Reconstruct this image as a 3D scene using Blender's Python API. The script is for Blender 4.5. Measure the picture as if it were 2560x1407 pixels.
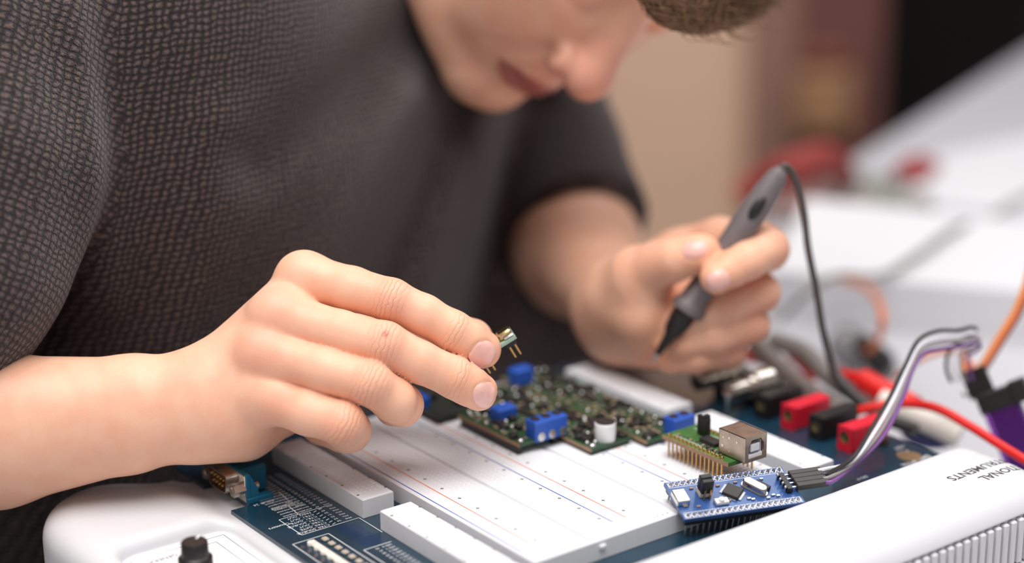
import bpy, math, random
import numpy as np
from mathutils import Vector, Matrix

for o in list(bpy.data.objects):
    bpy.data.objects.remove(o, do_unlink=True)
scene = bpy.context.scene
col = scene.collection

# ------------------------------------------------------------------ camera
# world: X runs along the breadboard rows, Y across them, Z up; metres; the desk top is z = 0
# and the breadboard top lies at z = HB.
HB = 0.075
FPX = 4200.07
RC = np.array([[0.59914, 0.80057, -0.01136], [0.21837, -0.17704, -0.95967], [-0.77029, 0.57249, -0.28089]])
CAM = np.array([0.58725, -0.36117, 0.27834 + HB])
cd = bpy.data.cameras.new('camera')
cam = bpy.data.objects.new('camera', cd)
col.objects.link(cam)
right, down, fwd = RC
cam.matrix_world = Matrix(((right[0], -down[0], -fwd[0], CAM[0]), (right[1], -down[1], -fwd[1], CAM[1]),
                           (right[2], -down[2], -fwd[2], CAM[2]), (0, 0, 0, 1)))
cd.sensor_width = 36.0
cd.lens = 36.0 * FPX / 2560.0
cd.clip_start = 0.02
cd.clip_end = 60
cd.dof.use_dof = True
cd.dof.focus_distance = 0.69
cd.dof.aperture_fstop = 2.5
cd.dof.aperture_blades = 0
scene.camera = cam

# ------------------------------------------------------------------ light
w = bpy.data.worlds.new('world')
scene.world = w
w.use_nodes = True
bg = w.node_tree.nodes['Background']
bg.inputs['Color'].default_value = (1.0, 0.96, 0.93, 1)
bg.inputs['Strength'].default_value = 0.36
scene.view_settings.view_transform = 'Standard'
scene.view_settings.look = 'None'
scene.view_settings.gamma = 1
scene.view_settings.use_curve_mapping = False
scene.view_settings.exposure = 0.0


def area(name, loc, target, size, power, color):
    l = bpy.data.lights.new(name, 'AREA')
    l.shape = 'RECTANGLE'
    l.size, l.size_y = size
    l.energy = power
    l.color = color
    o = bpy.data.objects.new(name, l)
    col.objects.link(o)
    o.location = loc
    d = Vector(target) - Vector(loc)
    o.rotation_euler = d.to_track_quat('-Z', 'Y').to_euler()
    return o


area('ceiling_panel_light', (0.38, -0.30, 1.85), (0.05, 0.05, 0.08), (1.4, 1.4), 50, (1.0, 0.965, 0.93))
area('far_ceiling_panel_light', (-0.2, 1.6, 2.2), (-0.1, 0.9, 0.0), (1.4, 1.4), 26, (0.96, 0.98, 1.0))

random.seed(4)
rng = np.random.default_rng(11)


# ------------------------------------------------------------------ helpers
def D(u, v, wz=0.0):
    """device coordinates in mm -> world metres"""
    return np.array([u / 1000.0, v / 1000.0, HB + wz / 1000.0])


def C2W(c):
    """camera-frame mm (right, down, depth) -> world metres"""
    return np.asarray(c, float) / 1000.0 @ RC + CAM


def PC(x, y, d):
    """photo direction (x, y) at depth d mm -> camera-frame mm"""
    return np.array([(x - 1280.0) / FPX * d, (y - 703.5) / FPX * d, d])


def P(x, y, d):
    return C2W(PC(x, y, d))


def PZ(x, y, wz):
    """point of a horizontal plane, wz mm above the breadboard top"""
    d = RC.T @ np.array([(x - 1280.0) / FPX, (y - 703.5) / FPX, 1.0])
    s = (HB + wz / 1000.0 - CAM[2]) / d[2]
    return CAM + s * d


def UV(x, y, wz=-8.5):
    p = PZ(x, y, wz)
    return p[0] * 1000, p[1] * 1000


def lin(c):
    c = c / 255.0
    return c / 12.92 if c <= 0.04045 else ((c + 0.055) / 1.055) ** 2.4


def rgb(r, g, b):
    return (lin(r), lin(g), lin(b), 1.0)


# ------------------------------------------------------------------ materials
def new_mat(name):
    m = bpy.data.materials.new(name)
    m.use_nodes = True
    nt = m.node_tree
    return m, nt, nt.nodes['Principled BSDF']


def N(nt, kind, **kw):
    n = nt.nodes.new(kind)
    for k, v in kw.items():
        setattr(n, k, v)
    return n


MATS = {}


def mat(name, color, rough=0.5, metal=0.0, var=0.06, scale=120.0, bump=0.0, bscale=900.0, coat=0.0, sss=0.0, spec=0.5, trans=0.0, alpha=1.0):
    """plain procedural material: colour broken up by noise, optional fine bump"""
    if name in MATS:
        return MATS[name]
    m, nt, b = new_mat(name)
    tc = N(nt, 'ShaderNodeTexCoord')
    no = N(nt, 'ShaderNodeTexNoise')
    no.inputs['Scale'].default_value = scale
    no.inputs['Detail'].default_value = 4
    nt.links.new(tc.outputs['Object'], no.inputs['Vector'])
    mr = N(nt, 'ShaderNodeMapRange')
    mr.inputs['From Min'].default_value = 0.3
    mr.inputs['From Max'].default_value = 0.7
    mr.inputs['To Min'].default_value = 1 - var
    mr.inputs['To Max'].default_value = 1 + var
    nt.links.new(no.outputs['Fac'], mr.inputs['Value'])
    mx = N(nt, 'ShaderNodeMix', data_type='RGBA', blend_type='MULTIPLY')
    mx.inputs['Factor'].default_value = 1
    mx.inputs['A'].default_value = color
    nt.links.new(mr.outputs['Result'], mx.inputs['B'])
    nt.links.new(mx.outputs['Result'], b.inputs['Base Color'])
    b.inputs['Roughness'].default_value = rough
    b.inputs['Metallic'].default_value = metal
    b.inputs['Specular IOR Level'].default_value = spec
    b.inputs['Coat Weight'].default_value = coat
    b.inputs['Transmission Weight'].default_value = trans
    b.inputs['Alpha'].default_value = alpha
    if sss:
        b.inputs['Subsurface Weight'].default_value = sss
        b.inputs['Subsurface Radius'].default_value = (1, 0.6, 0.5)
        b.inputs['Subsurface Scale'].default_value = 0.002
    if bump:
        n2 = N(nt, 'ShaderNodeTexNoise')
        n2.inputs['Scale'].default_value = bscale
        nt.links.new(tc.outputs['Object'], n2.inputs['Vector'])
        bp = N(nt, 'ShaderNodeBump')
        bp.inputs['Strength'].default_value = bump
        bp.inputs['Distance'].default_value = 0.0002
        nt.links.new(n2.outputs['Fac'], bp.inputs['Height'])
        nt.links.new(bp.outputs['Normal'], b.inputs['Normal'])
    MATS[name] = m
    return m


# ------------------------------------------------------------------ mesh builder
def frame_of(z):
    z = np.asarray(z, float)
    z = z / np.linalg.norm(z)
    a = np.array([0, 0, 1.0]) if abs(z[2]) < 0.9 else np.array([1.0, 0, 0])
    x = np.cross(a, z)
    x /= np.linalg.norm(x)
    return np.stack([x, np.cross(z, x), z], 1)


class MB:
    def __init__(s):
        s.v = []
        s.f = []

    def add(s, vs, fs):
        n = len(s.v)
        s.v.extend([tuple(map(float, q)) for q in vs])
        s.f.extend([tuple(i + n for i in q) for q in fs])
        return s

    def box(s, c, size, ax=None, bev=0.0):
        """box with chamfered edges; c centre in metres, ax 3x3 with axes in columns"""
        ax = np.eye(3) if ax is None else np.asarray(ax)
        h = np.asarray(size, float) / 2
        c = np.asarray(c, float)
        if bev <= 0:
            vs = [c + ax @ (h * np.array([a, b, d])) for a in (-1, 1) for b in (-1, 1) for d in (-1, 1)]
            return s.add(vs, [(0, 1, 3, 2), (4, 6, 7, 5), (0, 4, 5, 1), (2, 3, 7, 6), (0, 2, 6, 4), (1, 5, 7, 3)])
        bev = min(bev, h.min() * 0.95)
        vs, idx = [], {}
        for sg in [(a, b, d) for a in (-1, 1) for b in (-1, 1) for d in (-1, 1)]:
            for k in range(3):
                q = np.array(sg) * (h - bev)
                q[k] = sg[k] * h[k]
                idx[sg, k] = len(vs)
                vs.append(c + ax @ q)
        fs = []
        for k in range(3):
            i, j = [t for t in range(3) if t != k]
            for sg in (-1, 1):
                cyc = []
                for a, b in [(-1, -1), (1, -1), (1, 1), (-1, 1)]:
                    t = [0, 0, 0]
                    t[k] = sg
                    t[i] = a
                    t[j] = b
                    cyc.append(idx[tuple(t), k])
                flip = (sg < 0) != (k == 1)
                fs.append(tuple(cyc[::-1]) if flip else tuple(cyc))
        for k in range(3):
            i, j = [t for t in range(3) if t != k]
            for a in (-1, 1):
                for b in (-1, 1):
                    t0 = [0, 0, 0]
                    t0[i], t0[j] = a, b
                    lo, hi = list(t0), list(t0)
                    lo[k], hi[k] = -1, 1
                    fs.append((idx[tuple(lo), i], idx[tuple(hi), i], idx[tuple(hi), j], idx[tuple(lo), j]))
        for sg in [(a, b, d) for a in (-1, 1) for b in (-1, 1) for d in (-1, 1)]:
            fs.append((idx[sg, 0], idx[sg, 1], idx[sg, 2]))
        return s.add(vs, fs)

    def cyl(s, p0, p1, r0, r1=None, n=20, caps=True):
        return s.lathe(p0, np.asarray(p1, float) - np.asarray(p0, float), [(0, r0), (1, r0 if r1 is None else r1)], n, caps, unit=True)

    def lathe(s, p0, axis, prof, n=24, caps=True, unit=False):
        """prof: list of (distance along axis, radius)"""
        p0 = np.asarray(p0, float)
        axis = np.asarray(axis, float)
        L = np.linalg.norm(axis) if unit else 1.0
        Fm = frame_of(axis)
        vs = []
        for t, r in prof:
            for k in range(n):
                a = 2 * math.pi * k / n
                vs.append(p0 + Fm @ np.array([r * math.cos(a), r * math.sin(a), t * L]))
        fs = []
        m = len(prof)
        for i in range(m - 1):
            for k in range(n):
                k2 = (k + 1) % n
                fs.append((i * n + k, i * n + k2, (i + 1) * n + k2, (i + 1) * n + k))
        if caps:
            if prof[0][1] > 1e-7:
                fs.append(tuple(range(n - 1, -1, -1)))
            if prof[-1][1] > 1e-7:
                fs.append(tuple((m - 1) * n + k for k in range(n)))
        return s.add(vs, fs)

    def tube(s, pts, r, n=10, smooth=6, caps=True):
        pts = np.asarray(pts, float)
        if smooth > 1 and len(pts) > 2:
            pts = spline(pts, smooth)
        m = len(pts)
        rr = np.full(m, r) if np.isscalar(r) else np.interp(np.linspace(0, 1, m), np.linspace(0, 1, len(r)), r)
        tg = np.gradient(pts, axis=0)
        tg /= np.linalg.norm(tg, axis=1)[:, None] + 1e-12
        x = frame_of(tg[0])[:, 0]
        vs = []
        for i in range(m):
            x = x - tg[i] * (x @ tg[i])
            x /= np.linalg.norm(x) + 1e-12
            y = np.cross(tg[i], x)
            for k in range(n):
                a = 2 * math.pi * k / n
                vs.append(pts[i] + rr[i] * (math.cos(a) * x + math.sin(a) * y))
        fs = [(i * n + k, i * n + (k + 1) % n, (i + 1) * n + (k + 1) % n, (i + 1) * n + k) for i in range(m - 1) for k in range(n)]
        if caps:
            fs.append(tuple(range(n - 1, -1, -1)))
            fs.append(tuple((m - 1) * n + k for k in range(n)))
        return s.add(vs, fs)

    def prism(s, poly, ax, lo, hi, org=(0, 0, 0)):
        """poly in the plane of ax columns 0,1; extruded along column 2 from lo to hi (counter-clockwise poly)"""
        ax = np.asarray(ax, float)
        org = np.asarray(org, float)
        n = len(poly)
        vs = [org + ax @ np.array([a, b, lo]) for a, b in poly] + [org + ax @ np.array([a, b, hi]) for a, b in poly]
        fs = [tuple(range(n - 1, -1, -1)), tuple(range(n, 2 * n))]
        fs += [(i, (i + 1) % n, n + (i + 1) % n, n + i) for i in range(n)]
        return s.add(vs, fs)

    def ball(s, c, r, n=14, m=9, ax=None):
        c = np.asarray(c, float)
        r = np.full(3, r) if np.isscalar(r) else np.asarray(r, float)
        ax = np.eye(3) if ax is None else np.asarray(ax)
        vs = [c + ax @ (r * np.array([0, 0, -1]))]
        for i in range(1, m):
            t = -math.pi / 2 + math.pi * i / m
            for k in range(n):
                a = 2 * math.pi * k / n
                vs.append(c + ax @ (r * np.array([math.cos(t) * math.cos(a), math.cos(t) * math.sin(a), math.sin(t)])))
        vs.append(c + ax @ (r * np.array([0, 0, 1])))
        fs = [(0, 1 + (k + 1) % n, 1 + k) for k in range(n)]
        for i in range(m - 2):
            for k in range(n):
                fs.append((1 + i * n + k, 1 + i * n + (k + 1) % n, 1 + (i + 1) * n + (k + 1) % n, 1 + (i + 1) * n + k))
        L = len(vs) - 1
        fs += [(L, 1 + (m - 2) * n + k, 1 + (m - 2) * n + (k + 1) % n) for k in range(n)]
        return s.add(vs, fs)

    def build(s, name, material, parent=None, smooth=True, angle=38, origin=None):
        V = np.array(s.v)
        return mesh_obj(name, V, s.f, material, parent, smooth, angle, origin)


def spline(pts, k):
    """Catmull-Rom through the points"""
    pts = np.asarray(pts, float)
    q = np.vstack([2 * pts[0] - pts[1], pts, 2 * pts[-1] - pts[-2]])
    out = []
    for i in range(1, len(q) - 2):
        for t in np.arange(k) / k:
            a, b, c, d = q[i - 1], q[i], q[i + 1], q[i + 2]
            out.append(0.5 * ((2 * b) + (c - a) * t + (2 * a - 5 * b + 4 * c - d) * t * t + (3 * b - a - 3 * c + d) * t ** 3))
    out.append(q[-2])
    return np.array(out)


def world_loc(o):
    L = np.zeros(3)
    while o is not None:
        L = L + np.array(o.location)
        o = o.parent
    return L


def mesh_obj(name, V, F, material, parent=None, smooth=True, angle=38, origin=None):
    V = np.asarray(V, float)
    if origin is None:
        origin = V.mean(0) if parent is None else world_loc(parent)
        if parent is None:
            origin = np.array([origin[0], origin[1], V[:, 2].min()])
    base = np.zeros(3) if parent is None else world_loc(parent)
    me = bpy.data.meshes.new(name)
    me.from_pydata((V - origin).tolist(), [], F if isinstance(F, list) else F.tolist())
    me.polygons.foreach_set('use_smooth', [smooth] * len(me.polygons))
    if smooth and angle:
        me.set_sharp_from_angle(angle=math.radians(angle))
    me.materials.append(material)
    o = bpy.data.objects.new(name, me)
    col.objects.link(o)
    o.location = Vector(np.asarray(origin) - base)
    if parent is not None:
        o.parent = parent
    return o


def tag(o, label=None, cat=None, group=None, kind=None):
    if label:
        o['label'] = label
    if cat:
        o['category'] = cat
    if group:
        o['group'] = group
    if kind:
        o['kind'] = kind
    return o


def empty(name, loc, label, cat, group=None):
    o = bpy.data.objects.new(name, None)
    o.empty_display_size = 0.01
    col.objects.link(o)
    o.location = Vector(loc)
    return tag(o, label, cat, group)


def place(src, loc, parent, name=None):
    """copy of a part that shares its mesh, moved to loc (world)"""
    c = src.copy()
    col.objects.link(c)
    c.parent = parent
    c.location = Vector(np.asarray(loc) - (world_loc(parent) if parent is not None else 0))
    return c


# ------------------------------------------------------------------ implicit surfaces
def smin(a, b, k):
    h = np.clip(0.5 + 0.5 * (b - a) / k, 0, 1)
    return b + (a - b) * h - k * h * (1 - h)


def smax(a, b, k):
    return -smin(-a, -b, k)


def cone(p, a, b, r0, r1):
    a = np.asarray(a, np.float32)
    ba = np.asarray(b, np.float32) - a
    pa = p - a
    t = np.clip((pa @ ba) / (ba @ ba), 0, 1)
    q = pa - t[:, None] * ba
    return np.sqrt((q * q).sum(1)) - (r0 + (r1 - r0) * t)


def chain(p, pts, k):
    """smooth union of cones; pts: list of (xyz, r)"""
    d = None
    for (a, ra), (b, rb) in zip(pts[:-1], pts[1:]):
        c = cone(p, a, b, ra, rb)
        d = c if d is None else smin(d, c, k)
    return d


def ellip(p, c, r, ax=None):
    q = p - np.asarray(c, np.float32)
    if ax is not None:
        q = q @ np.asarray(ax, np.float32)
    r = np.asarray(r, np.float32)
    k0 = np.sqrt(((q / r) ** 2).sum(1))
    k1 = np.sqrt(((q / (r * r)) ** 2).sum(1)) + 1e-9
    return k0 * (k0 - 1) / k1


def rbox(p, c, h, r):
    q = np.abs(p - np.asarray(c, np.float32)) - (np.asarray(h, np.float32) - r)
    return np.sqrt((np.maximum(q, 0) ** 2).sum(1)) + np.minimum(q.max(1), 0) - r


def sdf_mesh(fn, lo, hi, res, B=8, steps=2, slack=1.3):
    """surface nets over a narrow band; returns vertices and quads"""
    lo = np.asarray(lo, float)
    hi = np.asarray(hi, float)
    nb = np.ceil((hi - lo) / (res * B)).astype(int)
    n = nb * B + 1
    bi = np.stack(np.meshgrid(*[np.arange(k) for k in nb], indexing='ij'), -1).reshape(-1, 3)
    cen = (lo + (bi + 0.5) * B * res).astype(np.float32)
    dc = fn(cen)
    keep = np.abs(dc) < slack * (B * res * 0.866 + res)
    G = np.full(tuple(n), 1e3, np.float32)
    for (i, j, k), v in zip(bi[~keep & (dc < 0)], dc[~keep & (dc < 0)]):
        G[i * B:(i + 1) * B + 1, j * B:(j + 1) * B + 1, k * B:(k + 1) * B + 1] = -1e3
    kb = bi[keep]
    off = np.stack(np.meshgrid(*[np.arange(B + 1)] * 3, indexing='ij'), -1).reshape(-1, 3)
    for s in range(0, len(kb), 600):
        idx = (kb[s:s + 600, None, :] * B + off[None]).reshape(-1, 3)
        G[idx[:, 0], idx[:, 1], idx[:, 2]] = fn((lo + idx * res).astype(np.float32))
    ins = G < 0
    cells = tuple(k - 1 for k in n)
    cnt = np.zeros(cells, np.int8)
    for a in (0, 1):
        for b in (0, 1):
            for c in (0, 1):
                cnt += ins[a:n[0] - 1 + a, b:n[1] - 1 + b, c:n[2] - 1 + c]
    act = (cnt > 0) & (cnt < 8)
    ids = np.full(cells, -1, np.int64)
    ci = np.argwhere(act)
    ids[act] = np.arange(len(ci))
    acc = np.zeros((len(ci), 3))
    num = np.zeros(len(ci))
    cor = [(a, b, c) for a in (0, 1) for b in (0, 1) for c in (0, 1)]
    for p in cor:
        for ax in range(3):
            if p[ax]:
                continue
            q = list(p)
            q[ax] = 1
            d0 = G[ci[:, 0] + p[0], ci[:, 1] + p[1], ci[:, 2] + p[2]]
            d1 = G[ci[:, 0] + q[0], ci[:, 1] + q[1], ci[:, 2] + q[2]]
            m = (d0 < 0) != (d1 < 0)
            t = np.where(m, d0 / np.where(m, d0 - d1, 1), 0)
            pos = np.tile(np.array(p, float), (len(ci), 1))
            pos[:, ax] += t
            acc[m] += pos[m]
            num[m] += 1
    V = lo + (ci + acc / num[:, None]) * res
    faces = []
    for ax in range(3):
        b, c = [(1, 2), (2, 0), (0, 1)][ax]
        sl0 = [slice(None)] * 3
        sl1 = [slice(None)] * 3
        sl0[ax] = slice(0, -1)
        sl1[ax] = slice(1, None)
        a0, a1 = ins[tuple(sl0)], ins[tuple(sl1)]
        e = np.argwhere(a0 != a1)
        e = e[(e[:, b] > 0) & (e[:, c] > 0) & (e[:, b] < n[b] - 1) & (e[:, c] < n[c] - 1)]
        s0 = a0[e[:, 0], e[:, 1], e[:, 2]]
        quad = []
        for db, dcc in [(-1, -1), (0, -1), (0, 0), (-1, 0)]:
            q = e.copy()
            q[:, b] += db
            q[:, c] += dcc
            quad.append(ids[q[:, 0], q[:, 1], q[:, 2]])
        quad = np.stack(quad, 1)
        quad[~s0] = quad[~s0][:, ::-1]
        faces.append(quad)
    Fq = np.vstack(faces)
    Fq = Fq[(Fq >= 0).all(1)]
    h = res * 0.5
    for _ in range(steps):
        p = V.astype(np.float32)
        d = fn(p)
        g = np.stack([fn(p + np.eye(3, dtype=np.float32)[k] * h) - d for k in range(3)], 1) / h
        V = V - (np.clip(d, -res, res) / np.maximum((g * g).sum(1), 0.25))[:, None] * g * 0.9
    return V, Fq


TEXTS = []


def text(s, p0, xdir, ydir, height, part, width=None, lift=0.05):
    """queue flat lettering: p0 (world) baseline start, direction vectors, cap height in mm"""
    TEXTS.append((s, np.asarray(p0, float), np.asarray(xdir, float), np.asarray(ydir, float), height / 1000.0, part,
                  None if width is None else width / 1000.0, lift / 1000.0))


def flush_texts(parts):
    """parts: key -> (name, material, parent, label)"""
    objs = []
    for s, *_ in TEXTS:
        cu = bpy.data.curves.new('t', 'FONT')
        cu.body = s
        cu.size = 1.0
        cu.resolution_u = 2
        if s in ('NATIONAL', 'INSTRUMENTS'):
            cu.offset = .012
        o = bpy.data.objects.new('t', cu)
        col.objects.link(o)
        objs.append(o)
    bpy.context.view_layer.update()
    dg = bpy.context.evaluated_depsgraph_get()
    acc = {}
    for o, (s, p0, xd, yd, h, part, wd, lift) in zip(objs, TEXTS):
        me = bpy.data.meshes.new_from_object(o.evaluated_get(dg))
        V = np.zeros(len(me.vertices) * 3)
        me.vertices.foreach_get('co', V)
        V = V.reshape(-1, 3)
        F = [tuple(p.vertices) for p in me.polygons]
        sc = h / 0.69
        sx = sc if wd is None or not len(V) else wd / max(V[:, 0].max(), 1e-6)
        nrm = np.cross(xd, yd)
        W = p0 + V[:, :1] * sx * xd + V[:, 1:2] * sc * yd + nrm * lift
        if part == 'logo':      # follows the curved cover
            q = (W - np.array([0, 0, HB])) * 1000
            q[:, 2] = 12
            for _ in range(60):
                q[:, 2] -= case_sdf(q.astype(np.float32)) * .8
            W[:, 2] = HB + (q[:, 2] + .08) / 1000
        mb = acc.setdefault(part, MB())
        mb.add(W, F)
        bpy.data.meshes.remove(me)
    for o in objs:
        cu = o.data
        bpy.data.objects.remove(o)
        bpy.data.curves.remove(cu)
    for k, mb in acc.items():
        name, m, par, lab = parts[k]
        o = mb.build(name, m, par, smooth=False)
        if lab:
            o['label'] = lab
    TEXTS.clear()

# ------------------------------------------------------------------ setting
WHITE = mat('white_plastic', rgb(208, 209, 214), 0.38, var=0.012, scale=30, bump=0.05, bscale=2500)
BBW = mat('breadboard_plastic', rgb(226, 227, 232), 0.42, var=0.01, scale=60)
BLACK = mat('black_plastic', rgb(24, 22, 23), 0.42, var=0.15, scale=300)
CHIP = mat('chip_epoxy', rgb(40, 36, 36), 0.5, var=0.12, scale=700)
CHROME = mat('nickel', rgb(205, 196, 186), 0.22, 1.0, var=0.08, scale=250, bump=0.04)
TIN = mat('tin_solder', rgb(205, 203, 205), 0.3, 1.0, var=0.1, scale=800)
GOLD = mat('gold_pin', rgb(205, 160, 100), 0.28, 1.0, var=0.08, scale=500)
CERAM = mat('ceramic_chip', rgb(150, 128, 108), 0.5, var=0.15, scale=900)
BLUET = mat('blue_terminal_plastic', rgb(38, 84, 178), 0.42, var=0.06, scale=300)
TEAL = mat('teal_plastic', rgb(12, 92, 124), 0.45, var=0.05, scale=200)
REDP = mat('red_plastic', rgb(205, 22, 48), 0.4, var=0.05, scale=200)
INK = mat('white_print', rgb(225, 226, 228), 0.6, var=0.04, scale=600)
INKD = mat('dark_print', rgb(62, 58, 60), 0.6, var=0.1, scale=600)
INKG = mat('grey_print', rgb(120, 118, 128), 0.6, var=0.1, scale=600)
GREYC = mat('grey_cable', rgb(112, 104, 100), 0.5, var=0.08, scale=200)
PURP = mat('purple_wire', rgb(120, 78, 140), 0.45, var=0.06, scale=200)
BLKW = mat('black_wire', rgb(38, 34, 34), 0.4, var=0.1, scale=200)
WHTW = mat('white_wire', rgb(228, 228, 236), 0.45, var=0.03, scale=200)

fh = np.array([fwd[0], fwd[1], 0]) / np.hypot(fwd[0], fwd[1])
rh = np.array([right[0], right[1], 0]) / np.hypot(right[0], right[1])
UPV = np.array([0, 0, 1.0])
FLOOR_Z = -0.74


def upright(name, x0, x1, depth, z0, z1, th, material):
    """upright slab facing the desk, spanning photo columns x0..x1 at a given depth"""
    a = CAM + fh * depth + rh * ((x0 - 1280) / FPX * depth / 0.96)
    b = CAM + fh * depth + rh * ((x1 - 1280) / FPX * depth / 0.96)
    c = (a + b) / 2
    ax = np.stack([rh, fh, UPV], 1)
    return MB().box((c[0] + fh[0] * th / 2, c[1] + fh[1] * th / 2, (z0 + z1) / 2),
                    (np.linalg.norm(b - a), th, z1 - z0), ax).build(name, material, smooth=False)


tag(MB().box((0.0, 1.2, FLOOR_Z - 0.05), (9, 9, 0.1)).build('floor', mat('dark_carpet', rgb(26, 22, 22), 0.9, var=0.3, scale=60), smooth=False), kind='structure')
tag(upright('wall_back', -2600, 1860, 3.0, FLOOR_Z, 2.0, 0.1, mat('tan_wall', rgb(240, 200, 172), 0.85, var=0.04, scale=3)), kind='structure')
tag(upright('wall_right', 2150, 5200, 4.6, FLOOR_Z, 2.0, 0.1, mat('black_wall', rgb(16, 14, 14), 0.9, var=0.2, scale=5)), kind='structure')
tag(upright('trim_1', 1985, 2180, 2.95, FLOOR_Z, 2.0, 0.14, mat('brown_pillar', rgb(120, 76, 70), 0.8, var=0.05, scale=4)), kind='structure')
tag(upright('trim_2', 1860, 1985, 2.97, FLOOR_Z, 2.0, 0.12, mat('mauve_panel', rgb(160, 122, 108), 0.8, var=0.05, scale=4)), kind='structure')

# desk: its far edge runs past the person
ed = np.array([-0.417, 0.909])
en = np.array([0.909, 0.417])
e0 = np.array([-0.578, 0.950]) + en * 0.03
poly = [e0 - ed * 1.9, e0 - ed * 1.9 + en * 1.5, e0 + ed * 2.0 + en * 1.5, e0 + ed * 2.0]
desk = empty('desk', (0.3, 0.6, FLOOR_Z), 'white desk carrying the instrument, its far edge receding to the upper right', 'desk')
DESKM = mat('white_laminate', rgb(192, 192, 199), 0.4, var=0.02, scale=6)
MB().prism(poly, np.eye(3), -0.03, 0.0).build('desk_top', DESKM, desk, smooth=False)
for s_, t_ in ((-1.7, 0.08), (-1.7, 1.4), (1.9, 0.08), (1.9, 1.4)):
    q = e0 + ed * s_ + en * t_
    MB().box((q[0], q[1], (FLOOR_Z - 0.03) / 2), (0.05, 0.05, -FLOOR_Z - 0.03)).build('leg', mat('steel_leg', rgb(150, 150, 155), 0.4, 0.8), desk, smooth=False)

# ------------------------------------------------------------------ instrument
inst = empty('bench_instrument', D(70, 40, -75), 'white laboratory instrument with rounded rear hump, vents, knob panel and printed maker name', 'instrument')


def rect2(p, u0, u1, v0, v1, r):
    q = np.abs(p[:, :2] - np.array([(u0 + u1) / 2, (v0 + v1) / 2], np.float32)) - (np.array([(u1 - u0) / 2, (v1 - v0) / 2], np.float32) - r)
    return np.sqrt((np.maximum(q, 0) ** 2).sum(1)) + np.minimum(q.max(1), 0) - r


def case_sdf(p):
    lobe = rect2(p, -64, 206, -136, -80, 30)
    body = rect2(p, -50, 206, -136, 214, 26)
    out = smin(lobe, body, 12)
    seam = 0.9 * np.exp(-((p[:, 2] + 32) / 1.2) ** 2)
    taper = np.clip((-32 - p[:, 2]) * 0.06, 0, 4)
    out = out + seam + taper
    lo = np.maximum(out, -74.4 - p[:, 2])
    base = smax(lo, p[:, 2] + 10.6, 10)
    lobe_hi = smax(np.maximum(np.maximum(smin(lobe, body + 1, 10) + seam + taper, -74.4 - p[:, 2]), p[:, 1] + 73), p[:, 2] + 6.5, 14)
    # rear hump
    top = p[:, 2] - 1.5 + 0.00045 * (p[:, 0] - 172) ** 2
    hump = smax(smax(np.maximum(out, -74.4 - p[:, 2]), top, 17), 153 - p[:, 0], 5)
    d = smin(smin(base, lobe_hi, 6), hump, 3)
    # recess for the knob panel
    rec = np.maximum(rect2(p, 5, 150, -126, -77, 9), -13.0 - p[:, 2])
    d = smax(d, -rec, 7)
    # vent bay on the rear wall
    bay = np.maximum(np.maximum(np.abs(p[:, 1] - 120) - 84, np.abs(p[:, 2] + 19) - 10.5), 203.0 - p[:, 0])
    d = smax(d, -bay, 1.0)
    groove = 0.35 * np.exp(-((p[:, 0] - 164.5) / 0.55) ** 2) * (p[:, 2] > -6) * (p[:, 1] > -120)
    return d + groove


V_, F_ = sdf_mesh(case_sdf, (-72, -142, -79), (212, 220, 8), 1.25)
mesh_obj('case', V_ / 1000 + np.array([0, 0, HB]), F_, WHITE, inst, angle=0)

slat = None
for i in range(34):
    v = 38.5 + i * 4.9
    if v > 203:
        break
    if slat is None:
        slat = MB().box(D(204.3, v, -19.0), (0.0030, 0.0031, 0.0196), bev=0.0006).build('vent_slat', WHITE, inst, origin=D(204.3, v, -19.0))
    else:
        place(slat, D(204.3, v, -19.0), inst)

# panel with knob
pan = MB().box(D(77, -101.5, -13.2), (0.140, 0.0465, 0.0008), bev=0.0003).build('control_panel', mat('panel_sheet', rgb(240, 240, 243), 0.35, var=0.01), inst, smooth=False)


def line(mb, a, b, wd, wz):
    """printed line between two (u, v) points, wd mm wide"""
    a, b = np.array(a, float), np.array(b, float)
    t = (b - a) / np.linalg.norm(b - a)
    n = np.array([-t[1], t[0]]) * wd / 2
    mb.add([D(*(a - n), wz), D(*(b - n), wz), D(*(b + n), wz), D(*(a + n), wz)], [(0, 1, 2, 3)])


mb = MB()
for a, b in (((9.5, -80.5), (9.5, -121.5)), ((9.5, -80.5), (140, -80.5)), ((9.5, -121.5), (140, -121.5)), ((14, -86), (14, -93)), ((14, -86), (60, -86))):
    line(mb, a, b, 0.35, -12.75)
mb.build('printed_frame', INKG, inst, smooth=False)
knob = MB().lathe(D(38.5, -107, -12.8), (0, 0, 1), [(0, .0064), (.0090, .0062), (.0094, .0058), (.0097, .0054), (.0150, .0052), (.0155, .0048), (.0156, .0001)], 40).build('knob', BLACK, inst)
mb = MB()
for k in range(36):
    a = 2 * math.pi * k / 36
    mb.box(D(38.5, -107, -8.3) + np.array([math.cos(a), math.sin(a), 0]) * .0064, (.0006, .0006, .0084), np.array([[math.cos(a), -math.sin(a), 0], [math.sin(a), math.cos(a), 0], [0, 0, 1]]))
mb.build('knurling', BLACK, knob, smooth=False)
k0 = D(38.5, -107, 2.85)
kd = np.array([-0.77, -0.3, 0]) / np.hypot(.77, .3)
kd = np.array([-0.62, 0.78, 0])
MB().box(k0 + kd * .0034, (.0030, .0009, .0003), np.stack([kd, np.cross(UPV, kd), UPV], 1)).build('pointer_mark', INK, knob, smooth=False)['label'] = 'white pointer mark'

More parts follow.
